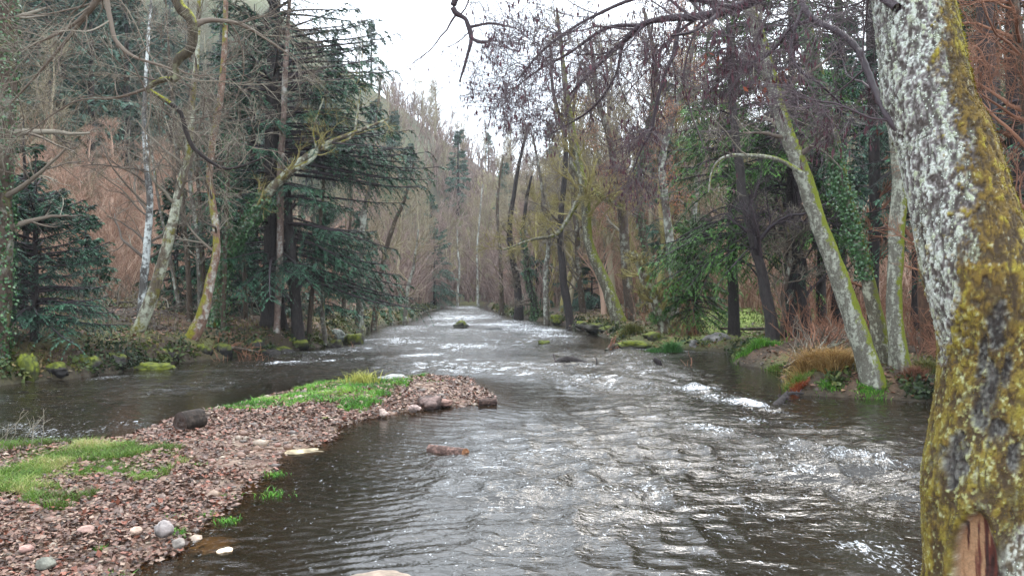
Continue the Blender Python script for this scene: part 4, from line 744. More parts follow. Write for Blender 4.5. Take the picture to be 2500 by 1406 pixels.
# brushwood one cannot count: reddish stems behind the left bank, purple brown along the far river, brown behind the right bank
def brush(name, label, n, x0, x1, y0, y1, mt, h=(2.5, 5), cond=None, seed=0, tipr=.010, nb=13):
    r = rs(seed); y = r.uniform(y0, y1, n * 3); x = r.uniform(x0, x1, n * 3) * y; z, dl, dr, db = terrain(x, y); ok = (np.maximum(dl, dr) > .8)
    if cond is not None: ok &= cond(x, y, dl, dr)
    x, y, z = x[ok][:n], y[ok][:n], z[ok][:n]; m_ = len(x); hh = r.uniform(h[0], h[1], m_) * (1 + .35 * vn(x * .2, y * .2, seed=4)); s = np.linspace(0, 1, 6); lean = r.normal(0, .38, (m_, 2))
    P = np.stack([x[:, None] + lean[:, :1] * hh[:, None] * s ** 1.5, y[:, None] + lean[:, 1:] * hh[:, None] * s ** 1.5, z[:, None] - .1 + hh[:, None] * s], -1); R = (tipr * 2.2) * (1 - .6 * s)[None] * np.ones((m_, 1))
    g = Geo(); addt(g, P, R, 3, r.uniform(.1, .9, m_)); a, ra = grow(r, P, R, nb, (.15, 1), (h[0] * .25, h[1] * .36), (20, 60), 4, .16, .04, .5, .5, rmin=tipr); addt(g, a, ra, 3, r.uniform(0, 1, len(a)))
    return tag(g.build(name, M[mt]), label, kind='stuff')
brush('reddish_thicket', 'reddish leafless thicket behind the left bank', 1700, -.66, -.19, 42, 72, 'thicket', (2.0, 6.5), lambda x, y, dl, dr: (dl > 8 + 6 * vn(x * .1, y * .1, seed=3)) & (dl < 24 + 9 * vn(x * .35, y * .35, seed=6)), 701)
brush('grey_thicket', 'grey brown leafless scrub climbing the left hillside', 2600, -.75, -.16, 50, 110, 'wood_far', (2.5, 6), lambda x, y, dl, dr: (dl > 19 + 5 * vn(x * .3, y * .3, seed=3)) & (dl < 70), 707, .014)
brush('purple_thicket', 'purplish brown leafless thicket lining the far river', 2200, -.22, .06, 70, 150, 'thicket_purple', (2.5, 6), None, 702, .02)
brush('hillside_scrub', 'leafless scrub covering the far ridge and hillside', 3600, -.16, .5, 120, 228, 'thicket_purple', (4, 8), None, 706, .045)
brush('brown_thicket', 'brown leafless thicket behind the right bank trunks', 4600, .02, .75, 38, 85, 'thicket', (2.0, 5.2), lambda x, y, dl, dr: dr > 7, 703, .013)
brush('bank_scrub', 'thin brown scrub at the foot of the right bank trees', 900, .08, .7, 17, 44, 'twig_red', (.4, 1.6), lambda x, y, dl, dr: (dr > 1.6) & (np.abs(x / y - .29) > .05), 704, .006)
brush('bank_scrub', 'thin brown scrub under the left bank trees', 420, -.62, -.12, 24, 60, 'twig', (.5, 1.8), lambda x, y, dl, dr: dl > 1.5, 705, .006)
# ------------------------------------------------------------------ gravel, leaves, grass (uncountable), then stones, logs, tufts (things)
def ico(sub):
    import bmesh
    b = bmesh.new(); bmesh.ops.create_icosphere(b, subdivisions=sub, radius=1); b.verts.ensure_lookup_table()
    V = np.array([v.co[:] for v in b.verts]); Fc = np.array([[v.index for v in f.verts] for f in b.faces]); b.free(); return V, Fc
IC = {k: ico(k) for k in (1, 2, 3, 4, 5)}
def rot_z(a): c, s = np.cos(a), np.sin(a); z = 0 * c; return np.stack([np.stack([c, -s, z], -1), np.stack([s, c, z], -1), np.stack([z, z, z + 1], -1)], -2)
def pebbles(r, C, size, cols, sub=1, flat=(.35, .7)):
    V0, F0 = IC[sub]; n = len(C); V = V0[None] * (1 + .16 * r.normal(size=(n, len(V0), 1))) * np.stack([r.uniform(.75, 1.3, n), r.uniform(.6, 1, n), r.uniform(*flat, n)], 1)[:, None] * size[:, None, None]
    V = np.einsum('nij,nkj->nki', rot_z(r.uniform(0, 6.3, n)), V) + C[:, None]; Fc = (F0[None] + np.arange(n)[:, None, None] * len(V0)).reshape(-1, 3); return V.reshape(-1, 3), Fc, np.repeat(cols, len(V0), 0)
def pick(r, n, pal, jit=.2):
    pal = np.array(pal); return np.clip(pal[r.integers(0, len(pal), n)] * r.uniform(1 - jit, 1 + jit, (n, 1)), .005, .9)
def bar_points(r, n, pwr=1.6):                               # denser towards the camera, where they show
    out = np.zeros((0, 2))
    while len(out) < n:
        y = 4.6 + (22 - 4.6) * r.uniform(0, 1, n * 4) ** pwr; x = r.uniform(-.72, .05, n * 4) * y; d = sdf(x, y, BAR); out = np.vstack([out, np.stack([x, y], 1)[d > -.22]])
    p = out[:n]; return p[:, 0], p[:, 1]
grassA = [tuple(gpt(a, b)) for a, b in [(-200, 1100), (100, 1095), (240, 1098), (380, 1112), (450, 1125), (430, 1165), (380, 1175), (330, 1190), (240, 1188), (165, 1225), (120, 1262), (20, 1270), (-200, 1280)]]
grassB = [tuple(gpt(a, b)) for a, b in [(490, 1015), (600, 985), (700, 955), (750, 942), (850, 925), (900, 915), (1000, 922), (1045, 925), (1020, 938), (960, 958), (925, 990), (880, 1008), (830, 1000), (700, 1012), (600, 1018)]]
r = rs(801); x, y = bar_points(r, 15000); z = terrain(x, y)[0]; sz = np.clip(r.lognormal(-4.3, .55, len(x)), .007, .07) * (1 + .05 * y)
V, Fc, c = pebbles(r, np.stack([x, y, z + sz * .15], 1), sz, pick(r, len(x), [(.150, .085, .058), (.105, .060, .042), (.185, .120, .080), (.085, .062, .05), (.135, .072, .042), (.25, .19, .14), (.06, .038, .028), (.16, .078, .055)]), 1)
g = Geo(); g.add(V, Fc, .5, c); tag(g.build('pebbles', M['stone']), 'pinkish brown pebbles covering the gravel bar', kind='stuff')
def leaves(r, x, y, z, size, cols):
    n = len(x); C = np.stack([x, y, z + r.uniform(.004, .03, n)], 1); D = nrm(np.stack([r.normal(size=n), r.normal(size=n), r.normal(0, .25, n)], 1)); Nn = nrm(np.array([0, 0, 1.]) + r.normal(0, .35, (n, 3)))
    S = nrm(np.cross(D, Nn)); L = (size * r.uniform(.6, 1.3, n))[:, None]; Wd = L * r.uniform(.28, .42, (n, 1)); up = nrm(np.cross(S, D)) * L * r.uniform(.0, .16, (n, 1))
    V = np.stack([C, C + D * L * .4 + S * Wd + up, C + D * L, C + D * L * .4 - S * Wd + up], 1).reshape(-1, 3); i = np.arange(n)[:, None] * 4
    return V, np.vstack([i + [0, 1, 2], i + [0, 2, 3]]), np.repeat(cols, 4, 0)
r = rs(802); x, y = bar_points(r, 60000, 1.5); cl = fbm(x * 1.1, y * 1.1, seed=33, o=3); k = (cl > -.12 - .5 * r.uniform(0, 1, len(x)) ** 2); x, y = x[k], y[k]; z = terrain(x, y)[0]; k = z > -.02; x, y, z = x[k], y[k], z[k]
V, Fc, c = leaves(r, x, y, z + .018, .042 + .0022 * y, pick(r, len(x), [(.15, .078, .052), (.18, .10, .07), (.09, .046, .032), (.20, .12, .085), (.08, .042, .03), (.17, .055, .03), (.05, .03, .022), (.23, .155, .11)], .3))
g = Geo(); g.add(V, Fc, .5, c); tag(g.build('leaf_litter', M['leaf'], smooth=False), 'dead brown and red leaves strewn over the gravel bar', kind='stuff')
r = rs(805); x, y = bar_points(r, 420, 1.4); z = terrain(x, y)[0]; k = z > .02; x, y, z = x[k], y[k], z[k]; a_ = r.uniform(0, pi, len(x)); L_ = r.uniform(.06, .28, len(x)); s_ = np.linspace(-.5, .5, 5)
P = np.stack([x[:, None] + np.cos(a_)[:, None] * L_[:, None] * s_, y[:, None] + np.sin(a_)[:, None] * L_[:, None] * s_, z[:, None] + .025 + r.normal(0, .006, (len(x), 5))], -1); g = Geo(); addt(g, P, np.full((len(x), 5), .0035) * r.uniform(.6, 1.6, (len(x), 1)), 4, r.uniform(0, .8, len(x))); tag(g.build('fallen_twigs', M['twig']), 'small brown twigs lying among the pebbles', kind='stuff')
def blades(r, x, y, z, h, w, lean=.5, tone=None, dirb=None):
    n = len(x); d = r.normal(size=(n, 2)); d /= np.linalg.norm(d, axis=1, keepdims=True)
    if dirb is not None: d = d + dirb; d /= np.linalg.norm(d, axis=1, keepdims=True)
    d3 = np.c_[d, np.zeros(n)]; a = r.uniform(0, pi, n); s3 = np.stack([np.cos(a), np.sin(a), a * 0], 1); b = np.stack([x, y, z - .01], 1); ln = r.uniform(.15, 1.3, n)[:, None] * lean * h[:, None]
    m1 = b + d3 * ln * .3 + np.array([0, 0, 1.]) * h[:, None] * .55; t1 = b + d3 * ln + np.array([0, 0, 1.]) * (h * r.uniform(.45, 1, n))[:, None]; w = w[:, None]
    V = np.stack([b - s3 * w, b + s3 * w, m1 + s3 * w * .75, m1 - s3 * w * .75, t1], 1).reshape(-1, 3); i = np.arange(n)[:, None] * 5; tone = r.beta(2, 2, n) if tone is None else tone
    return V, i + [0, 1, 2, 3], i + [3, 2, 4], np.repeat(tone, 5)
def addb(g, *a, **k):
    V, q, t, v = blades(*a, **k); o = g.n; g.add(V, q, v); g.T.append(t + o)
def inpoly(r, poly, n, jit=.25, den=0.):
    P = np.array(poly); out = np.zeros((0, 2))
    while len(out) < n:
        x = r.uniform(P[:, 0].min(), P[:, 0].max(), n * 3); y = r.uniform(P[:, 1].min(), P[:, 1].max(), n * 3); d = sdf(x, y, poly) + jit * vn(x * 2.2, y * 2.2, seed=12) + jit * .6 * vn(x * 7, y * 7, seed=13)
        k = (d > 0) & (vn(x * 3.1, y * 3.1, seed=14) + r.uniform(-.5, 1.2, len(x)) > den); out = np.vstack([out, np.stack([x, y], 1)[k]])
    return out[:n, 0], out[:n, 1]
r = rs(803); x, y = inpoly(r, grassA, 60000, .6, .2); z = terrain(x, y)[0]; k = z > .0; x, y, z = x[k], y[k], z[k]; n = len(x)
tone = np.clip(.50 + .85 * fbm(x * 1.6, y * 1.6, seed=15) + r.normal(0, .18, n) + .10 * (y > 9), 0, 1); hb = .06 + .06 * (vn(x * 1.8, y * 1.8, seed=16) > .1)
g = Geo(); addb(g, r, x, y, z, hb * r.uniform(.5, 1.5, n), np.full(n, .0042) * r.uniform(.7, 1.4, n), lean=.9, tone=tone); 
r2 = rs(804); x, y = inpoly(r2, grassA, 7000, 1.1, .5); z = terrain(x, y)[0]; k = z > .02; x, y, z = x[k], y[k], z[k]; n = len(x)
addb(g, r2, x, y, z, .05 * r2.uniform(.5, 1.8, n), np.full(n, .004), lean=1.1); tag(g.build('grass', M['grass'], smooth=False), 'yellowish green grass on the near left part of the gravel bar', kind='stuff')
x, y = inpoly(r, grassB, 30000, .3, .08); z = terrain(x, y)[0]; k = z > .02; x, y, z = x[k], y[k], z[k]; n = len(x); tone = np.clip(.46 + .7 * fbm(x * 1.3, y * 1.3, seed=17) + r.normal(0, .17, n), 0, 1)
g = Geo(); addb(g, r, x, y, z, .10 * r.uniform(.5, 1.4, n) * (1 + .5 * vn(x * 2, y * 2, seed=18)), np.full(n, .008), lean=.8, tone=tone); tag(g.build('grass', M['grass_vivid'], smooth=False), 'vivid green grass along the crest of the gravel bar', kind='stuff')
# small weeds on the gravel: each one a plant
def weed(px, py, s, lab, mt='grass_vivid', n=90, h=.07, name='weed', cat='plant', zf=None, w=.006):
    a, b = gpt(px, py, .1); zz = float(hz(a, b)[0]) if zf is None else zf; r = rs(int(px + py)); q = r.normal(0, s * .45, (n, 2)); g = Geo(); zq = terrain(a + q[:, 0], b + q[:, 1])[0] if zf is None else np.full(n, zf)
    addb(g, r, a + q[:, 0], b + q[:, 1], np.maximum(zq, -.01), h * r.uniform(.5, 1.3, n), np.full(n, w), lean=1.0); return tag(g.build(name, M[mt], base=(a, b, zz), smooth=False), lab, cat)
for px, py, s, lab in [(560, 1193, .10, 'small green weed on the gravel near the waterline below the log'), (500, 1240, .08, 'tiny green weed on the lower gravel left of the waterline'), (433, 1280, .09, 'green weed close to the pale stones at the water edge'), (415, 1250, .08, 'small green weed between brown leaves left of the pale stones'),
    (478, 1133, .12, 'pale green weed at the tip of the yellowish grass patch'), (675, 1138, .16, 'flooded green weed in the shallows above the pale gravel'), (665, 1185, .2, 'drowned dark green weed under the brown shallows'), (560, 1248, .12, 'green weed half flooded at the gravel edge'), (250, 1335, .08, 'tiny weed on the bottom gravel'), (285, 1380, .10, 'green weed by the trickle at the photo bottom'), (800, 1017, .10, 'small weed below the vivid green grass'), (1058, 930, .18, 'last green weed at the right tip of the grass crest')]:
    weed(px, py, s, lab)
weed(883, 938, .42, 'tall yellow grass tuft sticking up from the green crest', 'grass_dry', 320, .34, 'grass_tuft', 'grass tuft', w=.010).data.materials[0] = vfol('grass_yellow', [(0, (.16, .19, .03)), (1, (.44, .42, .11))], .6, .2, .25)
# dead stalks at the left border
t = thing('dead_stalks', 'dry leaning stalks with a few leaves at the left border by the water', 'dead plant', (*gpt(30, 1090, .1), .1)); r = rs(55); g = Geo(); b0 = gpt(30, 1090, .1)
for k in range(9):
    p0 = np.array([b0[0] + r.normal(0, .25), b0[1] + r.normal(0, .2), .08]); d = nrm(np.array([r.normal(.4, .35), 0, 1.])); P = p0 + d * np.linspace(0, r.uniform(.35, .8), 8)[:, None] + r.normal(0, .012, (8, 3)); R = np.linspace(.006, .003, 8); addt(g, P[None], R[None], 4, [.8]); a, ra = grow(r, P[None], R[None], 5, (.3, 1), (.1, .3), (25, 60), 4, .1, 0, .6, .5, rmin=.0025); addt(g, a, ra, 3, r.uniform(.5, 1, len(a)))
g.build('stalks', M['twig'], t, np.array(t.location))
# rocks
def rockcol(V, n3, base, moss=0., seed=0, wetz=None):
    c = np.zeros(V.shape) + base; c = L3(c, np.array(base) * 1.7, ss(-.1, .4, fbm(V[:, 0] * 9, V[:, 1] * 9, V[:, 2] * 9, seed=seed))); c = L3(c, np.array(base) * .4, ss(.0, .5, fbm(V[:, 0] * 5, V[:, 1] * 5, V[:, 2] * 5, seed=seed + 3)))
    if moss: mk = ss(.55 - moss, .95 - moss, n3[:, 2] + .6 * fbm(V[:, 0] * 4, V[:, 1] * 4, V[:, 2] * 4, seed=seed + 5)); mm = L3(np.zeros(V.shape) + (.05, .06, .012), (.15, .17, .02), ss(-.2, .3, fbm(V[:, 0] * 14, V[:, 1] * 14, V[:, 2] * 14, seed=seed + 7))); c = c * (1 - mk[:, None]) + mm * mk[:, None]
    if wetz is not None: c = c * (1 - .6 * ss(wetz + .06, wetz, V[:, 2]))[:, None]
    return c
def rock(px, py, w, h, lab, base=(.12, .10, .09), moss=0., z=0., name='rock', sink=.35, sub=4, dep=.8, cat='rock', xy=None, rough=.30, mat='rock'):
    a, b = gpt(px, py, z) if xy is None else xy; sx = w / F * b / 2; hh = h / F * b; V0, F0 = IC[sub]; sd_ = int(px * 7 + py) % 9973
    nz = fbm(V0[:, 0] * 1.3 + sd_, V0[:, 1] * 1.3, V0[:, 2] * 1.3, seed=sd_ % 97, o=4); V = V0 * (1 + rough * 2.3 * nz)[:, None]; V = np.sign(V) * np.abs(V) ** .95; V = V * [sx, sx * dep, hh / (1 + (1 - sink))]
    zc = z + hh * (1 - sink) * .5; ang = (sd_ % 60 - 30) / 57.; V = V @ np.array([[math.cos(ang), -math.sin(ang), 0], [math.sin(ang), math.cos(ang), 0], [0, 0, 1]]).T; C = np.array([a, b + sx * dep * .6, zc - hh * (.1 if sink < .45 else .4)]); n3 = nrm(V / np.array([sx, sx, hh]) ** 2 * sx)
    g = Geo(); g.add(V + C, F0, .5, np.clip(rockcol(V + C, n3, base, moss, sd_ % 89, z - .03), .004, .9)); return tag(g.build(name, M[mat], base=(C[0], C[1], z)), lab, cat)
for a_ in [(920, 1398, 210, 40, 'wide grey brown boulder cut off by the bottom edge of the photo', (.22, .17, .13)), (1915, 1412, 80, 40, 'tan rock just breaking the surface at the bottom right', (.30, .16, .07)),
    (395, 1302, 44, 34, 'pointed pale grey stone on the lower gravel', (.19, .165, .155)), (433, 1332, 30, 20, 'round whitish stone beside the pointed stone', (.23, .20, .175)), (104, 1385, 48, 24, 'oval greenish grey stone at the bottom left', (.19, .185, .15)), (330, 1300, 30, 16, 'small tan stone left of the pointed stone', (.36, .26, .2)), (205, 1300, 42, 16, 'flat pink stone in the lower gravel', (.22, .14, .115)),
    (60, 1345, 34, 16, 'reddish stone at the bottom left corner', (.30, .18, .15)), (1045, 1, 0, 0, '', 0)]:
    if a_[2]: rock(a_[0], a_[1] + (58 if a_[0] > 900 else 0), *a_[2:5], base=a_[5], z=.0 if a_[0] > 900 else .12, rough=.15)
rock(1125, 800, 34, 18, 'small dark mossy rock in mid river, farthest upstream', (.05, .05, .04), .35)
rock(1328, 840, 28, 10, 'small flat rock with green moss in mid river', (.05, .05, .04), .75)
rock(1210, 806, 46, 5, 'low dark flat stone barely above the water upstream', (.04, .04, .04)); rock(1200, 1, 0.01, .01, 'x') if False else None
rock(1047, 992, 66, 26, 'dark flat angular stone on the tip of the gravel bar', (.11, .075, .065), z=.05); rock(1075, 988, 60, 14, 'brown flat stone beside the dark angular stone', (.17, .10, .08), z=.05)
rock(1012, 1000, 24, 14, 'small pinkish stone left of the dark angular stone', (.34, .25, .22), z=.08); rock(935, 1012, 20, 14, 'pale pink stone at the edge of the inner shallows', (.42, .32, .27), z=.06)
rock(960, 928, 60, 14, 'grey boulder half hidden by the vivid grass crest', (.24, .24, .22), z=.10)
rock(720, 1112, 110, 10, 'pale sandy slab just under the water by the gravel edge', (.34, .27, .17), z=-.03); rock(500, 1345, 140, 12, 'tan slab under the clear shallows at the bottom', (.36, .27, .15), z=-.05); rock(545, 1352, 40, 12, 'pale stone at the end of the tan slab', (.46, .36, .25), z=-.02)
LBR = [(345, 872, 60, 34, .5), (392, 852, 70, 38, .75), (440, 876, 46, 34, .6), (360, 900, 110, 26, .55), (300, 885, 56, 26, .3), (468, 870, 44, 28, .5), (510, 862, 50, 30, .4), (540, 872, 40, 22, .35), (65, 915, 60, 34, .55), (6, 930, 56, 70, .8), (130, 905, 80, 34, .3), (200, 905, 70, 34, .3), (258, 895, 60, 30, .25), (100, 925, 60, 22, .2), (270, 838, 46, 26, 0), (600, 868, 60, 26, .1), (650, 862, 50, 18, .0), (790, 846, 40, 24, .3), (815, 838, 60, 40, .5), (760, 850, 50, 20, .15), (850, 836, 46, 16, .05), (802, 800, 50, 46, .85), (700, 858, 60, 18, .05), (830, 845, 26, 10, 0), (420, 900, 50, 20, .6)]
for k, (px, py, w, h, ms) in enumerate(LBR):
    if k in (5, 7, 10, 12, 15, 19, 21): continue
    X0, Y0 = gpt(px, py, 0.0); edge_x = np.interp(Y0, [p[1] for p in LE], [p[0] for p in LE])
    xs_ = np.linspace(edge_x + 1.2, edge_x - 1.5, 55); dls_ = terrain(xs_, xs_ * 0 + Y0)[1]; xe_ = xs_[int(np.argmax(dls_ > 0))]
    zb_ = .0 if X0 > edge_x - .3 else .25
    X0 = xe_ + (.42, .30, .55)[k % 3] if zb_ == 0 else xe_ - .35
    Y0 -= w / F * Y0 * .2
    o = rock(px, py, w, h * 1.15, '', (.03, .026, .024) if ms or h < 24 else (.14, .15, .13), ms * .9, z=zb_, xy=(X0, Y0), name='mossy_rock' if ms > .2 else 'bank_rock', sink=.5)
    nm = {.8: 'bright', .85: 'yellow', .75: 'bright', .6: 'green', .55: 'green', .5: 'mossy', .4: 'dull mossy', .35: 'dull mossy', .3: 'dark mossy', .25: 'dark mossy'}.get(ms, 'bare dark' if ms else 'bare pale')
    wh = 'at the left border waterline' if px < 20 else 'below the young spruce' if px < 240 else 'left of the yellow trunk foot' if px < 310 else 'at the foot of the yellow mossy trunk' if px < 425 else 'at the red brown trunk foot' if px < 500 else 'right of the red brown trunk foot' if px < 620 else 'under the big spruce' if px < 740 else 'right of the big spruce foot'
    szw = 'tall' if h > 36 else 'wide' if w > 75 else 'small' if w < 48 else 'rounded'; same = [q for q in bpy.data.objects if q.get('label', '').startswith(f'{nm} {szw} rock {wh}')]
    o['label'] = f'{nm} {szw} rock {wh}' + (['', ', nearer the water', ', closest to the current'][min(len(same), 2)])
for px, py, w, h, ms, lab in [(1545, 852, 84, 20, .7, 'long green mossy rock at the right waterline'), (1450, 808, 50, 18, .2, 'dark overhanging rock at the right waterline'), (1485, 812, 40, 16, .6, 'mossy yellow rock beside the dark overhanging rock'), (1358, 788, 30, 20, .85, 'bright yellow moss rock on the right bank'), (1695, 852, 26, 20, 0, 'pale grey rock at the mouth of the right cove'),
    (1760, 842, 70, 24, 0, 'flat grey rock pile stone in the right cove'), (1600, 838, 60, 24, .5, 'mossy rock behind the long green mossy rock'), (2070, 870, 34, 20, 0, 'round pale stone beside the broken stump'), (2290, 900, 50, 36, .3, 'dull green rock right of the three alders'), (2250, 860, 60, 30, 0, 'dark stone in the undercut right bank'), (1420, 800, 40, 14, .3, 'low mossy rock upstream on the right waterline'), (1730, 852, 40, 16, 0, 'dark stone left of the flat cove rock')]:
    rock(px, py, w, h * 1.2, lab, (.15, .14, .13) if ms == 0 else (.04, .036, .03), ms, z=.0 if py > 845 and px < 1900 else .15, name='mossy_rock' if ms else 'bank_rock', sink=.2)
# logs
def log(lab, c, d, L, rad, cut, barkc=(.05, .035, .028), seed=0, z=0.):
    d = nrm(np.array(d, float)); u_ = nrm(np.cross(d, [0, 0, 1.])); v_ = np.cross(u_, d); S, K = 64, 50; th = np.arange(S) * 2 * pi / S; s = np.linspace(-L / 2, L / 2, K); nz = fbm(np.cos(th)[None] * 3 + 0 * s[:, None], np.sin(th)[None] * 3 + 0 * s[:, None], s[:, None] * 1.5 / max(rad, .05) * .3 + 0 * th[None], seed=seed, o=4)
    R = rad * (1 + .12 * nz + .05 * np.sin(3 * th + seed)[None]); c = np.array(c, float); V = c + s[:, None, None] * d + R[..., None] * (np.cos(th)[None, :, None] * u_ + np.sin(th)[None, :, None] * v_)
    g = Geo(); i = np.arange(K - 1)[:, None] * S + np.arange(S)[None]; i2 = np.arange(K - 1)[:, None] * S + (np.arange(S) + 1)[None] % S; vc = L3(np.zeros((K * S, 3)) + barkc, np.array(barkc) * 2.6, ss(-.1, .4, fbm(V.reshape(-1, 3)[:, 0] * 30, V.reshape(-1, 3)[:, 1] * 30, V.reshape(-1, 3)[:, 2] * 30, seed=seed)))
    g.add(V.reshape(-1, 3), np.stack([i, i2, i2 + S, i + S], -1).reshape(-1, 4), .5, vc); t = thing('cut_log', lab, 'log', (c[0], c[1], z)); g.build('bark', M['rock'], t, np.array(t.location))
    for e in (0, K - 1):
        g = Geo(); rr = np.linspace(0, 1, 14); cc = c + s[e] * d; W_ = cc + rr[:, None, None] * (V[e] - cc)[None] + d * (.012 if e else -.012) * (1 - rr[:, None, None] ** 8) * fbm(rr[:, None] * 3 + 0 * th[None], th[None] + 0 * rr[:, None], seed=seed)[..., None] * 1.2
        ring = .5 + .5 * np.sin(rr * 34)[:, None] + .5 * vn(np.cos(th)[None] * rr[:, None] * 5, np.sin(th)[None] * rr[:, None] * 5, seed=seed); cl = np.clip(np.array(cut)[None, None] * (.6 + .5 * ring)[..., None], .005, .8)
        i = np.arange(13)[:, None] * S + np.arange(S)[None]; i2 = np.arange(13)[:, None] * S + (np.arange(S) + 1)[None] % S; g.add(W_.reshape(-1, 3), np.stack([i, i2, i2 + S, i + S], -1).reshape(-1, 4), .5, cl.reshape(-1, 3)); g.build('cut_face', M['stone'], t, np.array(t.location))
    return t
a, b = gpt(452, 1050, .12); log('short thick dark log lying on the gravel bar, cut end towards the camera', (a, b + .2, .10 + .14), (.42, .9, 0), .40, .145, (.03, .014, .008), (.018, .013, .010), seed=3, z=.1)
a, b = gpt(1100, 1112); log('half sunken log with an orange cut face in the shallows right of the gravel bar', (a - .05, b + .12, .02), (.9, -.62, .02), .62, .085, (.28, .12, .05), (.07, .042, .034), seed=5)
a, b = gpt(1190, 990); log('small dark log at the tip of the gravel bar', (a, b + .1, .06), (1, .1, .03), .36, .075, (.12, .04, .025), (.04, .025, .02), seed=7)
# driftwood snags
def snag(lab, pts, seed, name='driftwood', cat='driftwood', mt='twig_dark', lim=8, ll=(.2, .6), base=None, tw=2, S=8):
    P = np.array([p[:3] for p in pts], float); R = np.array([p[3] for p in pts]); Q = spline(np.hstack([P, R[:, None]]), 20); bs = Q[len(Q) // 2, :3].copy(); t = thing(name, lab, cat, bs); trunk_geo(Q[:, :3], np.maximum(Q[:, 3], .004), S, .25, seed, 0, 2).build('stem', M['bark_dark'] if mt == 'twig_dark' else M['bark_brown'], t, bs)
    r = rs(seed); g = Geo(); a, ra = grow(r, Q[None, :, :3], Q[None, :, 3], lim, (.05, 1), ll, (30, 80), 6, .2, .03, .5, .4, rmin=.005); addt(g, a, ra, 5, r.uniform(0, 1, len(a))); b_, rb = grow(r, a, ra, tw, (.3, 1), (ll[0] * .3, ll[1] * .5), (30, 60), 4, .2, 0, .6, .5, rmin=.0035); addt(g, b_, rb, 4, r.uniform(0, 1, len(b_))); g.build('twigs', M[mt], t, bs); return t
def gp(px, py, z, w, zz=None): q = gpt(px, py, z); return (q[0], q[1], z if zz is None else zz, w / F * q[1] / 2)
snag('dark driftwood snag with broken twigs stranded in mid river', [gp(1350, 888, 0, 6), gp(1375, 886, .0, 16, .10), gp(1400, 886, .0, 18, .08), gp(1440, 888, 0, 5, -.02)], 1, lim=14, ll=(.1, .35))
snag('dark broken stub poking out of the water near the right cove', [gp(1612, 892, 0, 16, -.1), gp(1608, 892, 0, 14, .08), gp(1598, 892, 0, 9, .20)], 2, lim=4, ll=(.1, .25))
snag('upright thin stick in the water between snag and stub', [gp(1456, 892, 0, 4, -.1), gp(1457, 892, 0, 3, .12), gp(1455, 892, 0, 2, .25)], 3, lim=2, ll=(.05, .12))
snag('twiggy dark snag above the big white rapid', [gp(1885, 992, 0, 18, -.05), gp(1905, 985, 0, 18, .04), gp(1925, 975, 0, 10, .12), gp(1960, 966, 0, 5, .05)], 4, lim=16, ll=(.1, .3))
snag('tangle of dark twigs at the waterline left of the long mossy rock', [gp(1480, 856, 0, 8, .0), gp(1500, 852, 0, 12, .14), gp(1520, 850, 0, 8, .05)], 5, lim=16, ll=(.15, .5), mt='twig_red')
snag('broken stump with splintered top on the right point', [(*gpt(1945, 905, .2), .1, .16), (*gpt(1938, 905, .2), .35, .12), (*gpt(1932, 905, .2), .62, .06)], 6, 'tree_stump', 'stump', 'twig_red', 5, (.1, .3))
snag('long pale fallen pole lying behind the right bank clearing', [(*gpt(1760, 812, .55), .72, .05), (*gpt(1830, 812, .55), .70, .06), (*gpt(1900, 810, .55), .72, .06), (*gpt(1985, 800, .55), .85, .04)], 7, 'fallen_pole', 'pole', 'twig', 3, (.1, .4))
snag('fallen pole of brushwood in the left clearing', [(*gpt(420, 790, .8), 1.35, .09), (*gpt(450, 788, .8), 1.4, .09), (*gpt(480, 790, .8), 1.4, .08)], 8, 'fallen_branch', 'branch', 'twig', 8, (.2, .7))
for k in range(7):
    a, b = gpt(1975 + 14 * k, 893 - 7 * k, .5); snag(['pale bleached branch lying across the brush pile', 'lowest branch of the brush pile by the stump', 'curved branch in the middle of the brush pile', 'thin branch on top of the brush pile', 'forked branch at the right of the brush pile', 'dark branch at the back of the brush pile', 'last branch of the pile behind the leaning alder'][k], [(a - .6, b, .45, .03), (a, b + .1, .75 + .05 * k, .045), (a + .8, b + .2, 1.0, .02)], 20 + k, 'brush_branch', 'branch', 'twig' if k in (0, 2, 4) else 'twig_red', 24, (.4, 1.2), tw=5)
for k, (px, py, lab) in enumerate([(300, 800, 'brushwood heap with pale sticks left of the birch foot'), (250, 790, 'low brushwood behind the young spruce'), (560, 815, 'dead branches tangled right of the red brown trunk'), (600, 822, 'dark brushwood at the foot of the big spruce'), (430, 800, 'pale fallen sticks between the mossy trunks'), (870, 800, 'dead twigs at the beach below the spruce arms'), (1650, 830, 'sticks lying at the foot of the short mossy trunk')]):
    a, b = gpt(px, py, .8); zz = float(hz(a, b)[0]); snag(lab, [(a - .8, b, zz + .05, .04), (a, b + .1, zz + .3, .05), (a + .9, b + .3, zz + .15, .03)], 40 + k, 'brushwood', 'brushwood', 'twig' if k in (0, 4) else 'twig_red', 16, (.4, 1.4), tw=5)
# tufts on the right bank
def tuft(px, py, z, w, h, mt, lab, n=1500, name='grass_tuft', bw=.009, lean=.9, cat='grass tuft', fx=0.):
    a, b = gpt(px, py, z); r = rs(int(px)); s = w / F * b / 2; q = r.normal(0, .45, (n, 2)) * [s, s * .6]; g = Geo(); x, y = a + q[:, 0], b + q[:, 1]; zz = np.maximum(terrain(x, y)[0], 0.0); d = q / s
    addb(g, r, x, y, zz, h / F * b * r.uniform(.5, 1.2, n) * (1.15 - .5 * np.minimum(np.abs(d[:, 0]), 1)), np.full(n, bw) * r.uniform(.6, 1.3, n), lean=lean, dirb=d * 1.2 + [fx, -.5]); return tag(g.build(name, M[mt], base=(a, b, float(hz(a, b)[0])), smooth=False), lab, cat)
tuft(1850, 874, .15, 92, 24, 'grass_vivid', 'bright green grass clump on the left tip of the right point', 2200); tuft(1905, 888, .2, 60, 20, 'grass', 'duller green grass right of the bright clump', 900)
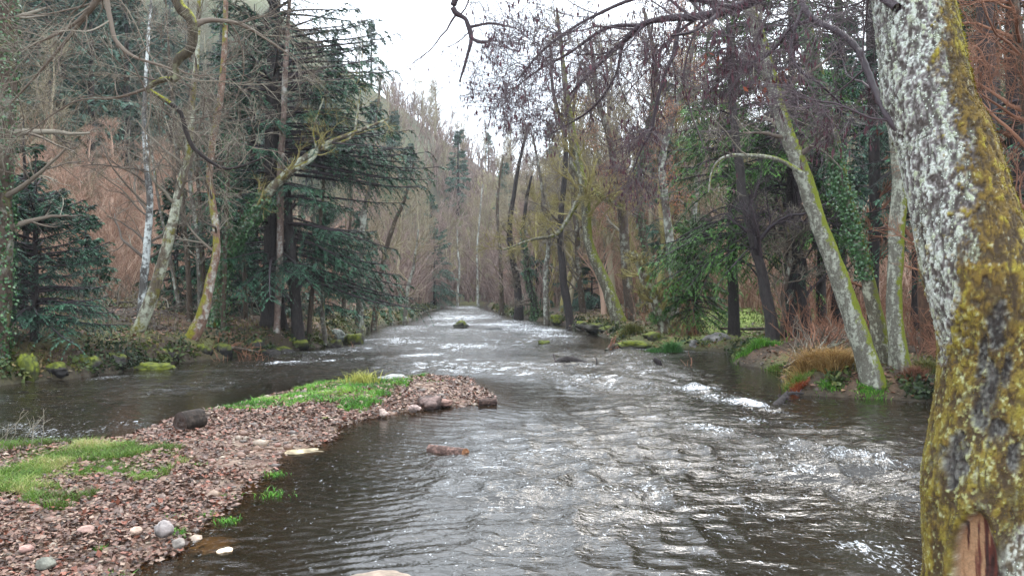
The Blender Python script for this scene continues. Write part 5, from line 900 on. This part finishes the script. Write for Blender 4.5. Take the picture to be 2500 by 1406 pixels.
tuft(1990, 940, .1, 105, 62, 'grass_dry', 'big straw coloured grass tuft hanging to the water before the alders', 2600, lean=1.2); tuft(2035, 945, .1, 70, 58, 'grass_dry', 'second straw tuft against the foot of the leaning alder', 1300, lean=1.2); tuft(1950, 945, .1, 60, 34, 'grass', 'green grass at the left foot of the straw tuft', 900)
tuft(1950, 955, .05, 36, 24, 'dry_leaf', 'orange red dead fern under the straw tuft', 700, 'dead_fern', cat='dead fern'); tuft(2030, 962, .02, 60, 10, 'grass_vivid', 'low bright moss and weed strip at the waterline under the straw tuft', 700, 'moss_strip', cat='moss')
tuft(1640, 842, .3, 46, 34, 'fern', 'dark green fern on the rocks at the mouth of the cove', 900, 'fern', cat='fern'); tuft(1600, 848, .2, 50, 14, 'fern', 'low dark green plant left of the fern', 700, 'low_plant', cat='plant'); tuft(1540, 815, .4, 60, 30, 'grass_bank', 'tangled pale green bramble beside the gnarled leaning tree', 1100, 'bramble', cat='bramble')
tuft(2130, 968, .02, 90, 12, 'grass_vivid', 'low green plants between alder feet and water', 700, 'low_plant', cat='plant'); tuft(2230, 958, .1, 60, 36, 'twig_red', 'reddish dead stems right of the alder feet', 500, 'dead_shrub', cat='dead shrub'); tuft(2270, 955, .1, 70, 34, 'grass_bank', 'dull bank plants before the undercut right bank', 900, 'bank_plants', cat='plant')
# ground cover of both banks
def cover(name, lab, n, mt, x0, x1, y0, y1, cond, h, w, seed, lean=.9, tone=None):
    r = rs(seed); y = y0 + (y1 - y0) * r.uniform(0, 1, n * 2) ** 1.4; x = r.uniform(x0, x1, n * 2) * y; z, dl, dr, db = terrain(x, y); k = cond(x, y, dl, dr) & (z > .03); x, y, z = x[k][:n], y[k][:n], z[k][:n]; m_ = len(x); g = Geo()
    addb(g, r, x, y, z, r.uniform(*h, m_), np.full(m_, w) * (y / 25), lean=lean, tone=np.clip(.45 + .5 * fbm(x * .9, y * .9, seed=seed) + r.normal(0, .18, m_), 0, 1)); tag(g.build(name, M[mt], smooth=False), lab, kind='stuff')
cl_ = lambda s, t: (lambda x, y, dl, dr: (fbm(x * .5, y * .5, seed=s, o=3) > t))
cover('bank_grass', 'dull green grass and moss on both banks', 42000, 'grass_bank', -.68, .66, 15, 60, lambda x, y, dl, dr: (((dl > -.1) & (dl < 9)) | ((dr > -.1) & (dr < 9))) & (fbm(x * .5, y * .5, seed=81, o=3) > -.02), (.05, .22), .010, 811)
cover('slope_grass', 'short yellow green grass on the clearing behind the right bank', 22000, 'grass', .10, .40, 28, 60, lambda x, y, dl, dr: (dr > 2.5) & (np.abs(x / y - .27) < .075 + .03 * vn(x, y, seed=5)), (.03, .10), .014, 812)
cover('meadow_grass', 'pale grass of the clearing behind the left bank', 14000, 'grass_bank', -.62, -.30, 34, 62, lambda x, y, dl, dr: (dl > 6) & (dl < 24), (.05, .2), .016, 813)
r = rs(821); n = 70000; y = 14.5 + 46 * r.uniform(0, 1, n) ** 1.5; x = r.uniform(-.68, .68, n) * y; z, dl, dr, db = terrain(x, y); k = (np.maximum(dl, dr) > -.05) & (z > .03); x, y, z = x[k], y[k], z[k]
V, Fc, c = leaves(r, x, y, z, .07 + .0022 * y, pick(r, len(x), [(.12, .06, .033), (.17, .09, .05), (.06, .035, .02), (.22, .13, .075), (.15, .055, .03), (.04, .026, .018), (.08, .06, .03)], .35)); g = Geo(); g.add(V, Fc, .5, c); tag(g.build('leaf_litter', M['leaf'], smooth=False), 'brown fallen leaves covering both wooded banks', kind='stuff')
# overhanging low plants and dark ivy along both waterlines
r = rs(831); n = 26000; y = 15 + 95 * r.uniform(0, 1, n) ** 2; left = r.uniform(0, 1, n) < .5; ex = np.where(left, np.interp(y, [p[1] for p in LE], [p[0] for p in LE]) - np.abs(r.normal(0, .5, n)) , np.interp(y, [p[1] for p in RE][::-1], [p[0] for p in RE][::-1]) + np.abs(r.normal(0, .5, n))); z = np.maximum(terrain(ex, y)[0], 0.02)
k = (vn(ex * .8, y * .8, seed=90) > -.15); ex, y, z = ex[k], y[k], z[k]; n = len(y); C = np.stack([ex, y, z + r.uniform(0, .22, n)], 1); V, Fc = cards(C, r.normal(size=(n, 3)) + [0, 0, -.1], nrm(r.normal(size=(n, 3)) + [0, 0, 1.2]), r.uniform(.05, .12, n) * (1 + y / 60), r.uniform(.02, .045, n) * (1 + y / 60))
g = Geo(); g.add(V, Fc, np.repeat(np.clip(.45 + .7 * vn(ex * .7, y * .7, seed=91) + r.normal(0, .15, n), 0, 1), 4)); M['bank_leaf'] = vfol('bank_leaf', [(0, (.012, .022, .008)), (.4, (.035, .055, .013)), (.75, (.09, .10, .02)), (1, (.16, .11, .045))], .6); tag(g.build('bank_plants', M['bank_leaf'], smooth=False), 'low mossy plants lining both waterlines', kind='stuff')
for o in bpy.data.objects:
    if o.name.split('.')[0] in ('catkins', 'dead_leaves', 'moss', 'lichen', 'ivy', 'needles') and o.parent: o['kind'] = 'stuff'
# ------------------------------------------------------------------ damp air
import bmesh
hb = bmesh.new(); bmesh.ops.create_cube(hb, size=1); me = bpy.data.meshes.new('haze'); hb.to_mesh(me); hb.free()
hzo = bpy.data.objects.new('haze', me); COL.objects.link(hzo); hzo.scale = (1400, 560, 150); hzo.location = (0, 210, 150 / 2 - 3)
hm = bpy.data.materials.new('haze'); hm.use_nodes = True; hm.node_tree.nodes.clear(); ho = hm.node_tree.nodes.new('ShaderNodeOutputMaterial'); hv = hm.node_tree.nodes.new('ShaderNodeVolumePrincipled')
hv.inputs['Density'].default_value = .0003; hv.inputs['Color'].default_value = (.93, .97, 1, 1); hv.inputs['Anisotropy'].default_value = .2; hm.node_tree.links.new(hv.outputs[0], ho.inputs['Volume']); me.materials.append(hm); tag(hzo, kind='stuff')
